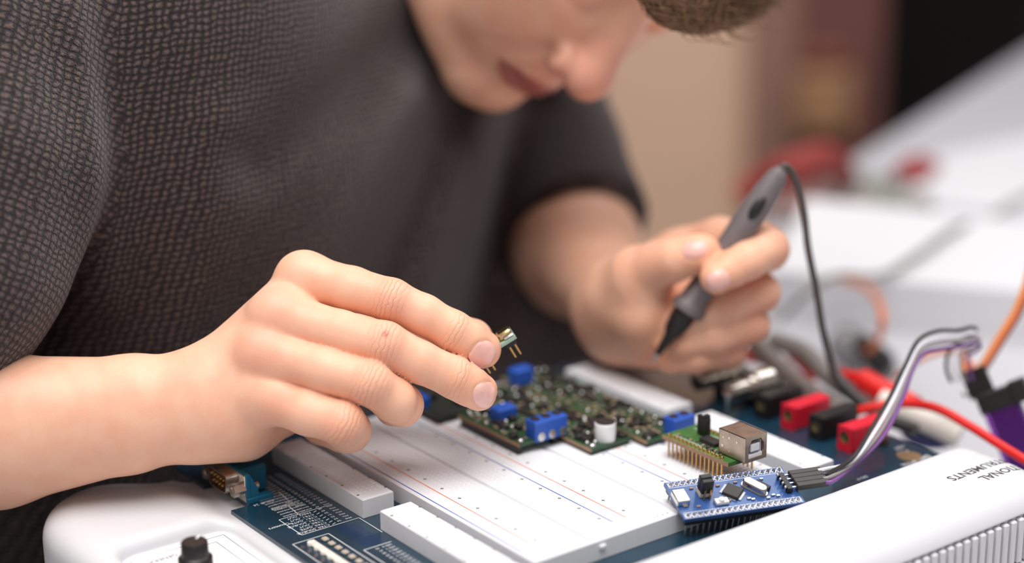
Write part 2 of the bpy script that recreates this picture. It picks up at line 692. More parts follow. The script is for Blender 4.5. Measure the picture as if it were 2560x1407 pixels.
XT = np.array([0, -1.0, 0])
YT = np.array([1.0, 0, 0])
text('GENERATOR', D(*UV(440, 1383, -12.7), -12.75), XT, YT, 2.6, 'panel', width=19)
text('NATIONAL', D(182.6, 212.6, 1.15), XT, YT, 4.3, 'logo', width=33)
text('INSTRUMENTS', D(174.6, 212.6, 1.3), XT, YT, 4.3, 'logo', width=43.5)

# ------------------------------------------------------------------ prototyping board
WP = -8.5
pcb = empty('prototyping_board', D(50, 60, -10.2), 'dark teal prototyping circuit board with white printing lying on the instrument', 'circuit board')
PCBM = mat('teal_solder_mask', rgb(16, 50, 68), 0.3, var=0.16, scale=70, coat=0.45)
outline = [(-60, -68), (-32, -68), (-32, -62.3), (-1.5, -62.3), (-1.5, -71), (152.5, -71), (152.5, 208), (-60, 208)]
MB().prism([(a / 1000, b / 1000) for a, b in outline], np.eye(3), -0.0016, 0, D(0, 0, WP)).build('board', PCBM, pcb, smooth=False)
mb = MB()   # copper runs under the mask
for k in range(9):
    line(mb, (40 + 0.2 * k, -45 + k * 1.0), (64, -45 + k * 1.0), 0.45, WP + 0.02)
for k in range(7):
    line(mb, (-50, 160 + k * 1.1), (150, 160 + k * 1.1), 0.4, WP + 0.02)
mb.build('copper_traces', mat('masked_copper', rgb(24, 46, 92), 0.3, var=0.1), pcb, smooth=False)['kind'] = 'stuff'

# white silk-screen: frames
mb = MB()
WS = WP + 0.13
fr = lambda pts: [line(mb, pts[i], pts[i + 1], 0.35, WS) for i in range(len(pts) - 1)]
fr([(19.6, -34.7), (19.6, -60), (38.2, -60), (38.2, -33)])
fr([(26, -57.8), (26, -60)])
fr([(38.2, -33), (56, -33)])
fr([(130, -50.8), (43.6, -50.8), (43.6, -67.3), (130, -67.3)])
fr([(130, -47.8), (65.6, -47.8), (65.6, -34.9)])
fr([(10, -50), (19.6, -51)])
fr([(-6, -46), (4, -47)])
for k in range(7):
    fr([(21.2 + 2.54 * k, -43.2), (21.9 + 2.54 * k, -45.0)])
mb.build('printed_frames', INK, pcb, smooth=False)
names = ['FREQ_OUT', 'CTR1_OUT', 'CTR1_GATE', 'CTR1_SOURCE', 'CTR0_OUT', 'CTR0_GATE', 'CTR0_SOURCE']
for k, s in enumerate(names):
    text(s, D(20.6 + 2.54 * k, -46, WS), XT, YT, 1.55, 'silk_counter')
text('Counters', D(24.4, -58.2, WS), XT, YT, 1.9, 'silk_title', width=9.5)
for k, s in enumerate(('User', 'Configurable', 'I/O')):
    text(s, D(11.5 - 3.0 * k, -43.5 - 1.4 * k, WS), XT, YT, 1.7, 'silk_user')
text('DSUB', D(-0.2, -52.0, WS), XT, YT, 1.7, 'silk_dsub')
text('24', D(-0.2, -59.0, WS), XT, YT, 1.7, 'silk_dsub')
for k in range(24):
    u = 36.0 - 2.54 * k
    text(str(54 - k), D(u - .7, -40.2, WS), XT, YT, 1.25, 'silk_table')
    for j, s in enumerate(('BNC1', 'LED5', 'DAC0', 'BAN2')):
        if k > 6:
            text(s[:3] + str((k + j) % 8), D(u - .7, -43.6 - 3.2 * j, WS), XT, YT, 1.1, 'silk_table')
    text(('PFI' if k < 9 else 'AI') + str(k), D(u - .7, -35.2, WS), XT, YT, 1.15, 'silk_table')
for k in range(12):
    u = 68.0 + 2.54 * k
    text('LED ' + str(k % 8), D(u - .7, -36.2, WS), XT, YT, 1.2, 'silk_led')
    text(str(42 - k), D(u - .7, -42.0, WS), XT, YT, 1.2, 'silk_led')
for k in range(8):
    text('DIO', D(60 + 11 * k, 163, WS), XT, YT, 1.6, 'silk_dio')
    text('%d' % (k + 2), D(60 + 11 * k, 158, WS), XT, YT, 1.6, 'silk_dio')
text('BANANA', D(138, 202, WS), XT, YT, 3.0, 'silk_banana')
text('+15V', D(128, 200, WS), XT, YT, 2.4, 'silk')
text('-15V', D(123.5, 203, WS), XT, YT, 2.4, 'silk')

# LED bar on the left of the board: white strip, round LEDs, square resistors
MB().box(D(76, -60.6, WP + 0.5), (.060, .0036, .0010), bev=.0004).build('led_bar', mat('cream_plastic', rgb(214, 208, 198), 0.5, var=0.06, scale=400), pcb)
led = sq = pad = None
for k in range(8):
    u = 48.3 + 5.1 * k
    if led is None:
        led = MB().lathe(D(u, -61.5, WP), (0, 0, 1), [(0, .0016), (.0010, .0016), (.0015, .0013), (.0017, .0001)], 16).build('led', mat('led_lens', rgb(236, 228, 220), 0.3, var=0.05), pcb, origin=D(u, -61.5, WP))
        sq = MB().box(D(u, -55.0, WP + .6), (.0030, .0026, .0012), bev=.0004).build('surface_resistor', mat('grey_resistor', rgb(178, 168, 156), 0.4, var=0.1, scale=900), pcb, origin=D(u, -55.0, WP))
        pad = MB().lathe(D(u, -65.4, WP), (0, 0, 1), [(0, .0009), (.0003, .0009), (.0004, .0001)], 12).build('solder_pad', TIN, pcb, origin=D(u, -65.4, WP))
    else:
        place(led, D(u, -61.5, WP), pcb)
        place(sq, D(u, -55.0, WP), pcb)
        place(pad, D(u, -65.4, WP), pcb)

# ---- breadboards
PITCH = 2.54


def breadboard(name, u0, u1, v0, v1, rows, cols, groove=(), ends=True):
    """white breadboard: rows are v positions, cols u positions; real square holes in the top"""
    root = MB()
    th, ch, hd = 8.4, 0.6, 0.35
    hw = 0.62
    # sides
    z = [-th, -ch, 0]
    ring = lambda i, zz: [D(u0 + i, v0 + i, zz), D(u1 - i, v0 + i, zz), D(u1 - i, v1 - i, zz), D(u0 + i, v1 - i, zz)]
    vs = ring(0, -th) + ring(0, -ch) + ring(ch, 0)
    fs = [(3, 2, 1, 0)]
    for a in (0, 4):
        for k in range(4):
            fs.append((a + k, a + (k + 1) % 4, a + 4 + (k + 1) % 4, a + 4 + k))
    root.add(vs, fs)
    # top: strips in v
    half = PITCH / 2
    edges = [v0 + ch]
    strips = []
    for r in sorted(rows):
        if r - half > edges[-1] + 1e-6:
            strips.append((edges[-1], r - half, None))
        strips.append((max(edges[-1], r - half), r + half, r))
        edges.append(r + half)
    strips.append((edges[-1], v1 - ch, None))
    cols = sorted(cols)
    for a, b, r in strips:
        if r is None:
            g = [x for x in groove if a < x < b]
            if g:
                x = g[0]
                for p, q in ((a, x - 1.4), (x + 1.4, b)):
                    root.add([D(u0 + ch, p), D(u1 - ch, p), D(u1 - ch, q), D(u0 + ch, q)], [(0, 1, 2, 3)])
                root.add([D(u0 + ch, x - 1.4), D(u1 - ch, x - 1.4), D(u1 - ch, x - 1.1, -1.2), D(u0 + ch, x - 1.1, -1.2), D(u1 - ch, x + 1.1, -1.2), D(u0 + ch, x + 1.1, -1.2), D(u1 - ch, x + 1.4), D(u0 + ch, x + 1.4)],
                         [(0, 1, 2, 3), (3, 2, 4, 5), (5, 4, 6, 7)])
            else:
                root.add([D(u0 + ch, a), D(u1 - ch, a), D(u1 - ch, b), D(u0 + ch, b)], [(0, 1, 2, 3)])
            continue
        cur = u0 + ch
        for c in cols:
            if rows[r] and (round((c - cols[0]) / PITCH) % 6 == 5):
                continue
            if c - half > cur + 1e-6:
                root.add([D(cur, a), D(c - half, a), D(c - half, b), D(cur, b)], [(0, 1, 2, 3)])
            o = [D(c - half, a), D(c + half, a), D(c + half, b), D(c - half, b)]
            i = [D(c - hw, r - hw), D(c + hw, r - hw), D(c + hw, r + hw), D(c - hw, r + hw)]
            l = [D(c - hw * .7, r - hw * .7, -hd), D(c + hw * .7, r - hw * .7, -hd), D(c + hw * .7, r + hw * .7, -hd), D(c - hw * .7, r + hw * .7, -hd)]
            fs = []
            for k in range(4):
                k2 = (k + 1) % 4
                fs.append((k, k2, 4 + k2, 4 + k))
                fs.append((4 + k, 4 + k2, 8 + k2, 8 + k))
            fs.append((8, 9, 10, 11))
            root.add(o + i + l, fs)
            cur = c + half
        root.add([D(cur, a), D(u1 - ch, a), D(u1 - ch, b), D(cur, b)], [(0, 1, 2, 3)])
    return root.build(name, BBW, pcb, smooth=False)


def cross_mark(mb, u, v, s=0.9):
    line(mb, (u - s, v), (u + s, v), 0.38, 0.04)
    line(mb, (u, v - s), (u, v + s), 0.38, 0.045)


PER = 44.717
rows = {}
grooves = []
for k in range(3):
    c = 16.03 + PER * k
    for j in range(5):
        rows[c - 3.81 - PITCH * j] = 0
        rows[c + 3.81 + PITCH * j] = 0
    rows[-8.2 + PER * k] = 1
    rows[-5.66 + PER * k] = 1
    grooves.append(c)
cols = [PITCH * k for k in range(-14, 50)]
main = breadboard('main_breadboard', -38.5, 129.5, -12.0, 123.6, rows, cols, grooves)
mbr, mbb, mbd = MB(), MB(), MB()
for k in range(3):
    line(mbb, (-36, -10.4 + PER * k), (120, -10.4 + PER * k), 0.55, 0.04)
    line(mbr, (-36, -3.5 + PER * k), (120, -3.5 + PER * k), 0.5, 0.04)
    for i in range(-2, 10):
        cross_mark(mbd, 12.7 * i, 0 + PER * k)
        cross_mark(mbd, 12.7 * i, 32.07 + PER * k)
    for j in range(5):
        for sg in (-1, 1):
            vv = 16.03 + PER * k + sg * (3.81 + PITCH * j)
            line(mbd, (127.0, vv - .35), (127.0, vv + .35), 0.5, 0.04)
mbr.build('red_rail_line', mat('red_print', rgb(226, 108, 66), 0.6), main, smooth=False)['label'] = 'red printed supply lines'
mbb.build('blue_rail_line', mat('blue_print', rgb(44, 82, 166), 0.6), main, smooth=False)['label'] = 'blue printed supply lines'
mbd.build('printed_marks', INKD, main, smooth=False)['label'] = 'small dark printed crosses'
for v in (16.0, 60.7, 105.4):
    MB().box(D(130.0, v + 5, -3.2), (.0012, .0030, .0020), bev=.0004).build('dovetail', BBW, main)
for v in (38, 82):
    MB().box(D(129.45, v, -4.4), (.0004, .0004, .0080)).build('joint_rib', BBW, main, smooth=False)

side_rows = lambda v0: {v0 + PITCH * j: 0 for j in range(5)}
strips = []
for (a, b, v0, v1) in ((-36, 40, -32.0, -17.0), (53.2, 129.5, -32.0, -17.0), (-35, 40, 134, 150.5), (53.2, 129.5, 134, 150.5)):
    vm = (v0 + v1) / 2
    sb = breadboard('side_breadboard', a, b, v0, v1, side_rows(vm - 2 * PITCH + .3), [a + 3.6 + PITCH * i for i in range(int((b - a - 5) / PITCH))])
    mbd = MB()
    for i in range(6):
        cross_mark(mbd, a + 7.4 + 12.7 * i, vm - 6.55, .65)
        cross_mark(mbd, a + 7.4 + 12.7 * i, vm + 6.85, .65)
    mbd.build('printed_marks', INKD, sb, smooth=False)
    strips.append(sb)

# ---- nine pin connector at the left edge
con = MB()
con.box(D(-18.3, -61.6, -2.0), (.0310, .0022, .0128), bev=.0003)
con.box(D(-20.5, -54.5, -2.4), (.0190, .0130, .0120), bev=.0012)
con.box(D(-4.2, -56.5, -7.4), (.0042, .0120, .0024), bev=.0003)
con.box(D(-32.4, -56.5, -7.4), (.0042, .0120, .0024), bev=.0003)
con.add([D(-2.9, -60.6, -8), D(-2.9, -60.6, 4.2), D(-2.9, -57.6, -1.5), D(-2.9, -56.4, -6), D(-2.9, -53, -6), D(-2.9, -53, -8.2),
         D(-4.4, -60.6, -8), D(-4.4, -60.6, 4.2), D(-4.4, -57.6, -1.5), D(-4.4, -56.4, -6), D(-4.4, -53, -6), D(-4.4, -53, -8.2)],
        [(5, 4, 3, 2, 1, 0), (6, 7, 8, 9, 10, 11)] + [(i, (i + 1) % 6, 6 + (i + 1) % 6, 6 + i) for i in range(6)])
conb = con.build('serial_connector', TEAL, pcb)
conb['label'] = 'teal nine pin serial connector'


def dshape(w1, w2, h, r=1.6, n=4):
    """D outline, w1 wide at top, w2 at bottom, rounded corners (mm)"""
    pts = [(-w2 / 2, -h / 2), (w2 / 2, -h / 2), (w1 / 2, h / 2), (-w1 / 2, h / 2)]
    out = []
    for i in range(4):
        p, q, s = np.array(pts[i - 1]), np.array(pts[i]), np.array(pts[(i + 1) % 4])
        a = q + (p - q) / np.linalg.norm(p - q) * r
        b = q + (s - q) / np.linalg.norm(s - q) * r
        for t in np.linspace(0, 1, n + 1):
            out.append((1 - t) ** 2 * a + 2 * t * (1 - t) * q + t * t * b)
    return np.array(out)


c0 = np.array([-18.3, 0, -1.2])
sh = MB()
o_, i_ = dshape(17.2, 14.6, 8.6), dshape(16.2, 13.6, 7.6)
o2 = dshape(18.6, 16.0, 9.8)
n_ = len(o_)
vs = []
for pr_, vv in ((o2, -62.7), (o2, -63.6), (o_, -64.6), (o_, -68.2), (i_, -68.2), (i_, -63.4)):
    vs += [D(c0[0] + a, vv, c0[2] + b) for a, b in pr_]
fs = []
for L in range(5):
    fs += [(L * n_ + k, L * n_ + (k + 1) % n_, (L + 1) * n_ + (k + 1) % n_, (L + 1) * n_ + k) for k in range(n_)]
fs.append(tuple(5 * n_ + k for k in range(n_)))
sh.add(vs, fs)
sh.box(D(-18.3, -62.7, -2.0), (.0300, .0006, .0118), bev=.0002)
sh.build('shell', CHROME, conb)['label'] = 'shiny nickel connector shell'
MB().prism([(a / 1000, b / 1000) for a, b in dshape(15.6, 13, 7.0)], np.stack([YT, UPV, -np.cross(UPV, YT)], 1), 0, .0006, D(-18.3, -64.2, -1.2)).build('insert', mat('brown_insert', rgb(96, 74, 56), 0.5), conb)
for r, (cnt, zz) in enumerate(((5, 0.3), (4, -2.6))):
    for k in range(cnt):
        u = -18.3 + (k - (cnt - 1) / 2) * 2.76
        MB().lathe(D(u, -63.8, zz), (0, -1, 0), [(0, .0005), (.0040, .0005), (.0046, .0001)], 8).build('pin', GOLD, conb)
for u in (-31.0, -5.6):
    MB().lathe(D(u, -62.6, -2.2), (0, -1, 0), [(0, .0030), (.0052, .0030), (.0052, .0017), (.0046, .0016), (.0046, .0001)], 6).build('hex_nut', CHROME, conb, angle=20)
    MB().lathe(D(u, -60.4, -2.4), (0, 1, 0), [(0, .0018), (.0045, .0018), (.0046, .0001)], 10).build('screw_end', CHROME, conb)

# ---- banana jacks along the right edge
for u, red in ((59.5, 0), (77.0, 1), (94.3, 0), (112.0, 1)):
    jm = REDP if red else BLACK
    jb = MB()
    jb.box(D(u, 189.3, -2.6), (.0082, .0239, .0118), bev=.0009)
    hc, n_ = (u, -1.9), 24
    sq_, ci_, cb_ = [], [], []
    for k in range(n_):
        a = 2 * math.pi * k / n_
        ca, sa = math.cos(a), math.sin(a)
        m_ = max(abs(ca), abs(sa))
        sq_.append(D(u + ca / m_ * 4.0, 176.4, -2.6 + sa / m_ * 5.8))
        ci_.append(D(u + 2.9 * ca, 176.4, -1.9 + 2.9 * sa))
        cb_.append(D(u + 2.9 * ca, 177.3, -1.9 + 2.9 * sa))
    sb_ = [q + np.array([0, .0013, 0]) for q in sq_]
    jb.add(sq_ + ci_ + cb_ + sb_, [(k, (k + 1) % n_, n_ + (k + 1) % n_, n_ + k) for k in range(n_)] + [(n_ + k, n_ + (k + 1) % n_, 2 * n_ + (k + 1) % n_, 2 * n_ + k) for k in range(n_)] + [((k + 1) % n_, k, 3 * n_ + k, 3 * n_ + (k + 1) % n_) for k in range(n_)])
    j = jb.build('banana_jack', jm, pcb)
    j['label'] = ('red' if red else 'black') + ' plastic banana jack'
    MB().lathe(D(u, 176.9, -1.9), (0, -1, 0), [(-.0002, .0001), (-.0002, .0017), (.0001, .0020), (.0003, .0027), (.0001, .0029)], 24, caps=False).build('socket', mat('brass_socket', rgb(120, 104, 70), 0.45, 0.7, var=0.2), j)
    MB().box(D(u, 176.35, -6.6), (.0004, .0003, .0030)).build('mould_line', jm, j, smooth=False)
    MB().cyl(D(u + 6.2, 196.5, -8.4), D(u + 6.2, 196.5, -5.6), .0020, .0016, 12).build('jack_lug', mat('dark_lug', rgb(70, 64, 56), 0.4, 0.6), j)
# coaxial sockets
for u, v, zz in ((44.0, 178, 1.0), (22.0, 178, 1.0)):
    b = MB().lathe(D(u, v - 8, zz), (0, 1, 0), [(0, .0040), (.0002, .0048), (.0120, .0048), (.0121, .0062), (.0160, .0062), (.0161, .0075), (.0270, .0075)], 28).build('coax_socket', CHROME, pcb)
    b['label'] = 'chromed coaxial socket'
    MB().cyl(D(u, v - 2, zz + 4), D(u, v - 2, zz + 7.2), .0010, .0009, 10).build('bayonet_stud', CHROME, b)
    MB().box(D(u, v + 16, -2.4), (.0150, .0120, .0120), bev=.001).build('housing', BLACK, b)
MB().lathe(D(48, 166, WP), (0, 0, 1), [(0, .0016), (.0095, .0016), (.0115, .0030), (.0130, .0026), (.0137, .0001)], 18).build('test_post', CHROME, pcb)['label'] = 'bright metal test post'
MB().cyl(D(134, 195, WP), D(134, 195, WP + .25), .0055, .0055, 28).build('gold_pad', mat('tan_copper', rgb(150, 122, 92), 0.35, 0.5, var=0.1), pcb)
for u, v in ((139, 190), (142, 193), (140, 186)):
    MB().box(D(u, v, WP + .5), (.0022, .0012, .0010), bev=.0003).build('surface_part', TIN, pcb)

# ------------------------------------------------------------------ modules on the breadboard
def axes(p0, px, py):
    x = px - p0
    x = x / np.linalg.norm(x)
    y = py - p0
    y = y - x * (x @ y)
    y = y / np.linalg.norm(y)
    return np.stack([x, y, np.cross(x, y)], 1)


class Local:
    """local frame of a module, mm; z is up"""

    def __init__(s, org, ax):
        s.o, s.a = np.asarray(org, float), np.asarray(ax, float)

    def __call__(s, x, y, z=0.0):
        return s.o + s.a @ (np.array([x, y, z]) / 1000.0)

    def box(s, mb, x, y, z, sx, sy, sz, bev=0.0, rot=0.0):
        r = math.radians(rot)
        R2 = np.array([[math.cos(r), -math.sin(r), 0], [math.sin(r), math.cos(r), 0], [0, 0, 1]])
        return mb.box(s(x, y, z), (sx / 1000, sy / 1000, sz / 1000), s.a @ R2, bev / 1000)


BLUEM = mat('blue_solder_mask', rgb(44, 78, 136), 0.35, var=0.12, scale=200, coat=0.2)
GREENM = mat('green_solder_mask', rgb(58, 104, 52), 0.4, var=0.2, scale=180)
GREEND = mat('dark_green_solder_mask', rgb(38, 72, 44), 0.4, var=0.3, scale=160)
FR4 = mat('board_edge', rgb(150, 118, 92), 0.6, var=0.1, scale=400)

# ---- blue microcontroller board, x along its length, y from near edge to far edge
BL, BRc, FL = D(137.6, 56.6, 1.0), D(155.1, 106.1, 1.0), D(116.4, 67.2, 8.4)
L = Local(BL, axes(BL, BRc, FL))
LB = L
bp = empty('microcontroller_board', D(134, 86, 0), 'blue microcontroller board with pin rows hanging tilted over the front edge of the breadboard', 'circuit board')
LEN, WID = 52.6, 22.8
L.box(MB(), LEN / 2, WID / 2, -0.8, LEN, WID, 1.6).build('board', BLUEM, bp, smooth=False)
mbp, mbs = MB(), MB()
pin0 = None
for row, y in enumerate((1.9, WID - 1.9)):
    L.box(MB(), LEN / 2, y, -2.9, 50.8, 2.5, 2.5, .2).build('pin_header', BLACK, bp)
    for k in range(20):
        x = 2.2 + 2.54 * k
        q = MB()
        L.box(q, x, y, -7.6, .64, .64, 7.4)
        q.lathe(L(x, y, 0), L.a[:, 2], [(0, .0009), (.0003, .0008), (.0010, .00035), (.0016, .0002)], 8)
        q.build('pin', TIN, bp)
        mbs.lathe(L(x, y, 0.02), L.a[:, 2], [(0, .00115), (.00005, .00115)], 12)
mbs.build('pad_rings', TIN, bp)
mb = MB()
for a, b in (((1, 3.6), (51.6, 3.6)), ((1, 19.2), (51.6, 19.2)), ((1, .3), (1, 3.6)), ((51.6, .3), (51.6, 3.6)), ((1, 19.2), (1, 22.4)), ((51.6, 19.2), (51.6, 22.4))):
    cx, cy = (a[0] + b[0]) / 2, (a[1] + b[1]) / 2
    L.box(mb, cx, cy, .03, max(abs(a[0] - b[0]), .2), max(abs(a[1] - b[1]), .2), .03)
mb.build('printed_frames', INK, bp, smooth=False)
top_names = ['GND', 'GND', '3V3', 'R', 'B11', 'B10', 'B1', 'B0', 'A7', 'A6', 'A5', 'A4', 'A3', 'A2', 'A1', 'A0', 'C15', 'C14', 'C13', 'VB']
bot_names = ['B12', 'B13', 'B14', 'B15', 'A8', 'A9', 'A10', 'A11', 'A12', 'A15', 'B3', 'B4', 'B5', 'B6', 'B7', 'B8', 'B9', '5V', 'G', '3.3']
for k in range(20):
    text(top_names[k], L(1.35 + 2.54 * k, WID - 0.95, .05), L.a[:, 0], L.a[:, 1], 0.75, 'bp', width=1.9)
    text(bot_names[k], L(1.35 + 2.54 * k, 0.15, .05), L.a[:, 0], L.a[:, 1], 0.75, 'bp', width=1.9)
mu = MB()
L.box(mu, 2.6, 11.4, 1.35, 5.6, 7.6, 2.7, .4)
for yy in (7.2, 15.6):
    L.box(mu, 3.2, yy, .5, 2.0, 1.0, .5, .15)
mu.build('micro_usb_socket', mat('bright_tin', rgb(225, 222, 220), 0.25, 1.0), bp)
jp = L.box(MB(), 13.4, 13.2, 1.3, 5.2, 5.0, 2.5, .3).build('jumper_header', mat('ivory_plastic', rgb(222, 212, 186), 0.5), bp)
L.box(MB(), 13.2, 13.6, 5.9, 5.0, 2.6, 6.6, .3).build('jumper_cap', BLACK, jp)
L.box(MB(), 13.2, 11.0, 5.7, 5.0, 2.3, 6.2, .3).build('jumper_cap', BLACK, jp)
for xx in (11.9, 14.4):
    L.box(MB(), xx, 9.4, 2.6, .64, .64, 5.0).build('jumper_pin', GOLD, jp)
rb = L.box(MB(), 18.4, 6.4, .8, 6.0, 3.4, 1.6, .4).build('reset_button', mat('white_metal', rgb(220, 218, 216), 0.3, 0.7), bp)
MB().lathe(L(18.4, 6.4, 1.6), L.a[:, 2], [(0, .0012), (.0008, .0012), (.0009, .0001)], 16).build('button_cap', WHTW, rb)
ch = L.box(MB(), 25.4, 11.3, 0.95, 7.0, 7.0, 1.4, .25, rot=45).build('processor_chip', CHIP, bp)
mb = MB()
for sd in range(4):
    for k in range(12):
        t = (k - 5.5) * .5
        r = math.radians(45 + 90 * sd)
        px, py = 4.0, t
        L.box(mb, 25.4 + px * math.cos(r) - py * math.sin(r), 11.3 + px * math.sin(r) + py * math.cos(r), .35, 1.3, .24, .3, rot=45 + 90 * sd)
mb.build('chip_leads', TIN, ch, smooth=False)


def stadium(a, b, n=8):
    pts = []
    for c, s in ((a, 0), (-a, 180)):
        for k in range(n + 1):
            t = math.radians(s - 90 + 180 * k / n)
            pts.append((c + b * math.cos(t), b * math.sin(t)))
    return pts


rx = L.a @ np.array([[math.cos(2.2), -math.sin(2.2), 0], [math.sin(2.2), math.cos(2.2), 0], [0, 0, 1]])
xt = MB().prism([(a / 1000, b / 1000) for a, b in stadium(3.6, 2.35)], rx, 0, .0008, L(35.0, 11.4, 0)).build('crystal', CHROME, bp)
q = MB()
pr0 = [(3.4, 2.0, .8), (3.4, 2.0, 2.9), (3.3, 1.7, 3.4)]
for (a0, b0, z0), (a1, b1, z1) in zip(pr0[:-1], pr0[1:]):
    s0, s1 = stadium(a0, b0), stadium(a1, b1)
    n = len(s0)
    o = L(35.0, 11.4, 0)
    vs = [o + rx @ np.array([x / 1000, y / 1000, z0 / 1000]) for x, y in s0] + [o + rx @ np.array([x / 1000, y / 1000, z1 / 1000]) for x, y in s1]
    q.add(vs, [(k, (k + 1) % n, n + (k + 1) % n, n + k) for k in range(n)])
q.add([o + rx @ np.array([x / 1000, y / 1000, .0034]) for x, y in s1], [tuple(range(n))])
q.build('can', CHROME, xt)
L.box(MB(), 39.0, 12.2, 1.0, 2.2, 6.6, 2.0, .3, rot=126 - 90).build('regulator', CHIP, bp)
for x, y, s in ((30.5, 6.4, 0), (32, 5.6, 0), (21, 16.5, 0), (29, 17, 0), (40.5, 16.8, 0), (43, 5.6, 0), (41.2, 6.4, 0), (8.4, 6.0, 0), (9.6, 17.0, 0), (22.0, 6.8, 0), (38.5, 5.2, 0)):
    L.box(MB(), x, y, .35, 1.6, .9, .7, .12).build('surface_part', TIN if (x > 30) else CERAM, bp)
hd = L.box(MB(), 48.6, 11.4, 1.4, 2.5, 10.4, 2.5, .2).build('debug_header', BLACK, bp)
for k in range(4):
    y = 7.6 + 2.54 * k
    q = MB()
    L.box(q, 50.6, y, 1.9, 8.0, .64, .64)
    L.box(q, 46.9, y, 1.0, .64, .64, 2.4)
    q.ball(L(46.8, y, 2.6), .0007, 10, 6)
    q.build('header_pin', TIN, hd)

# ---- ribbon of four jumper wires with their housing
rib = empty('jumper_ribbon', L(58, 11.4, -6), 'four strand black, white, grey and purple jumper ribbon arching up from the blue board', 'cable')
hs = MB()
for k in range(4):
    L.box(hs, 59.0, 7.6 + 2.54 * k, 2.0, 14.2, 2.5, 2.6, .18)
hs.build('housing', mat('charcoal_housing', rgb(52, 48, 46), 0.5, var=0.1, scale=300), rib)
path = [(2130, 1157, 716), (2190, 1085, 728), (2238, 1000, 742), (2272, 920, 752), (2302, 868, 760), (2345, 850, 768), (2395, 846, 776), (2432, 838, 784),
        (2446, 846, 792), (2425, 862, 798), (2398, 880, 800), (2394, 920, 801), (2406, 955, 802)]
offs = [(0, 5), (6, 4), (6, 2), (4, 2), (3, 7), (1, 10), (0, 9), (1, 9), (2, 9), (2, 9), (9, 2), (11, 0), (11, 0)]
for k, (nm, m_) in enumerate((('black', BLKW), ('white', WHTW), ('grey', mat('grey_wire', rgb(140, 132, 134), 0.45)), ('purple', PURP))):
    order = k - 1.5
    y = 7.6 + 2.54 * (3 - (2, 3, 1, 0)[k]) if False else 7.6 + 2.54 * (2, 3, 1, 0)[k]
    pts = [L(64, y, 2.0), L(68.5, y, 2.2)]
    for (x, yy, d), (ox, oy) in zip(path, offs):
        pts.append(P(x + ox * order * 1.7, yy + oy * order * 1.5, d + order * 0.5))
    MB().tube(pts, .00092, 8, 6).build('wire', m_, rib)['label'] = nm + ' wire'

# ---- green serial module with square USB socket
gm = empty('serial_module', D(100, 105, 0), 'green serial adapter board with square metal USB socket on gold pins', 'circuit board')
G = Local(D(81, 95, 10.0), np.eye(3))
G.box(MB(), 20.5, 10.5, -0.8, 41, 21, 1.6).build('board', GREENM, gm, smooth=False)
G.box(MB(), 20.5, 10.5, -1.75, 41, 21, .3).build('board_underside', FR4, gm, smooth=False)
G.box(MB(), 20.5, -0.02, -0.8, 41, .1, 1.62).build('board_side', FR4, gm, smooth=False)
for y in (1.6, 19.2):
    for k in range(14):
        x = 2.6 + 2.54 * k
        q = MB()
        G.box(q, x, y, -5.4, .64, .64, 7.6)
        q.lathe(G(x, y, 0), UPV, [(0, .0009), (.0006, .0007), (.0011, .0003)], 8)
        q.build('pin', GOLD, gm)
jc = G.box(MB(), 12.0, 13.2, 4.6, 6.4, 2.5, 8.4, .35).build('jumper_cap', BLACK, gm)
G.box(MB(), 13.9, 13.2, 9.4, 2.2, 2.3, 1.6, .3).build('cap_grip', BLACK, jc)
ic = G.box(MB(), 20.5, 9.6, 1.0, 9.6, 5.3, 1.7, .2).build('chip', CHIP, gm)
mb = MB()
for k in range(14):
    for sg in (-1, 1):
        G.box(mb, 16.2 + .65 * k, 9.6 + sg * 3.3, .35, .3, 1.3, .25)
mb.build('chip_leads', TIN, ic, smooth=False)
mb = MB()
G.box(mb, 14, 16, .04, 22, .25, .05)
G.box(mb, 12, 3.9, .04, 18, .25, .05)
G.box(mb, 25, 2.9, .04, 14, .2, .05)
mb.build('printed_lines', INK, gm, smooth=False)
for k in range(10):
    G.box(MB(), 5 + 2.6 * k, 4.9 - .02 * k, .35, 1.0, 1.7, .7, .1).build('surface_part', TIN if k % 3 else CERAM, gm)
for k in range(6):
    G.box(MB(), 24.0 + 1.8 * k, 4.2 - (k % 2), .4, 1.2, .9, .8, .1).build('surface_part', TIN if k % 2 else CHIP, gm)
ub = MB()
u0, u1, v0, v1, z0, z1 = 30.2, 46.2, 4.6, 16.8, 0.2, 11.3
G.box(ub, (u0 + u1) / 2 - .1, v0 + .2, (z0 + z1) / 2, u1 - u0 - .2, .4, z1 - z0, .1)
G.box(ub, (u0 + u1) / 2 - .1, v1 - .2, (z0 + z1) / 2, u1 - u0 - .2, .4, z1 - z0, .1)
G.box(ub, (u0 + u1) / 2 - .1, (v0 + v1) / 2, z1 - .2, u1 - u0 - .2, v1 - v0, .4, .1)
G.box(ub, (u0 + u1) / 2 - .1, (v0 + v1) / 2, z0 + .2, u1 - u0 - .2, v1 - v0, .4, .1)
G.box(ub, u0 + .2, (v0 + v1) / 2, (z0 + z1) / 2, .4, v1 - v0, z1 - z0, .1)
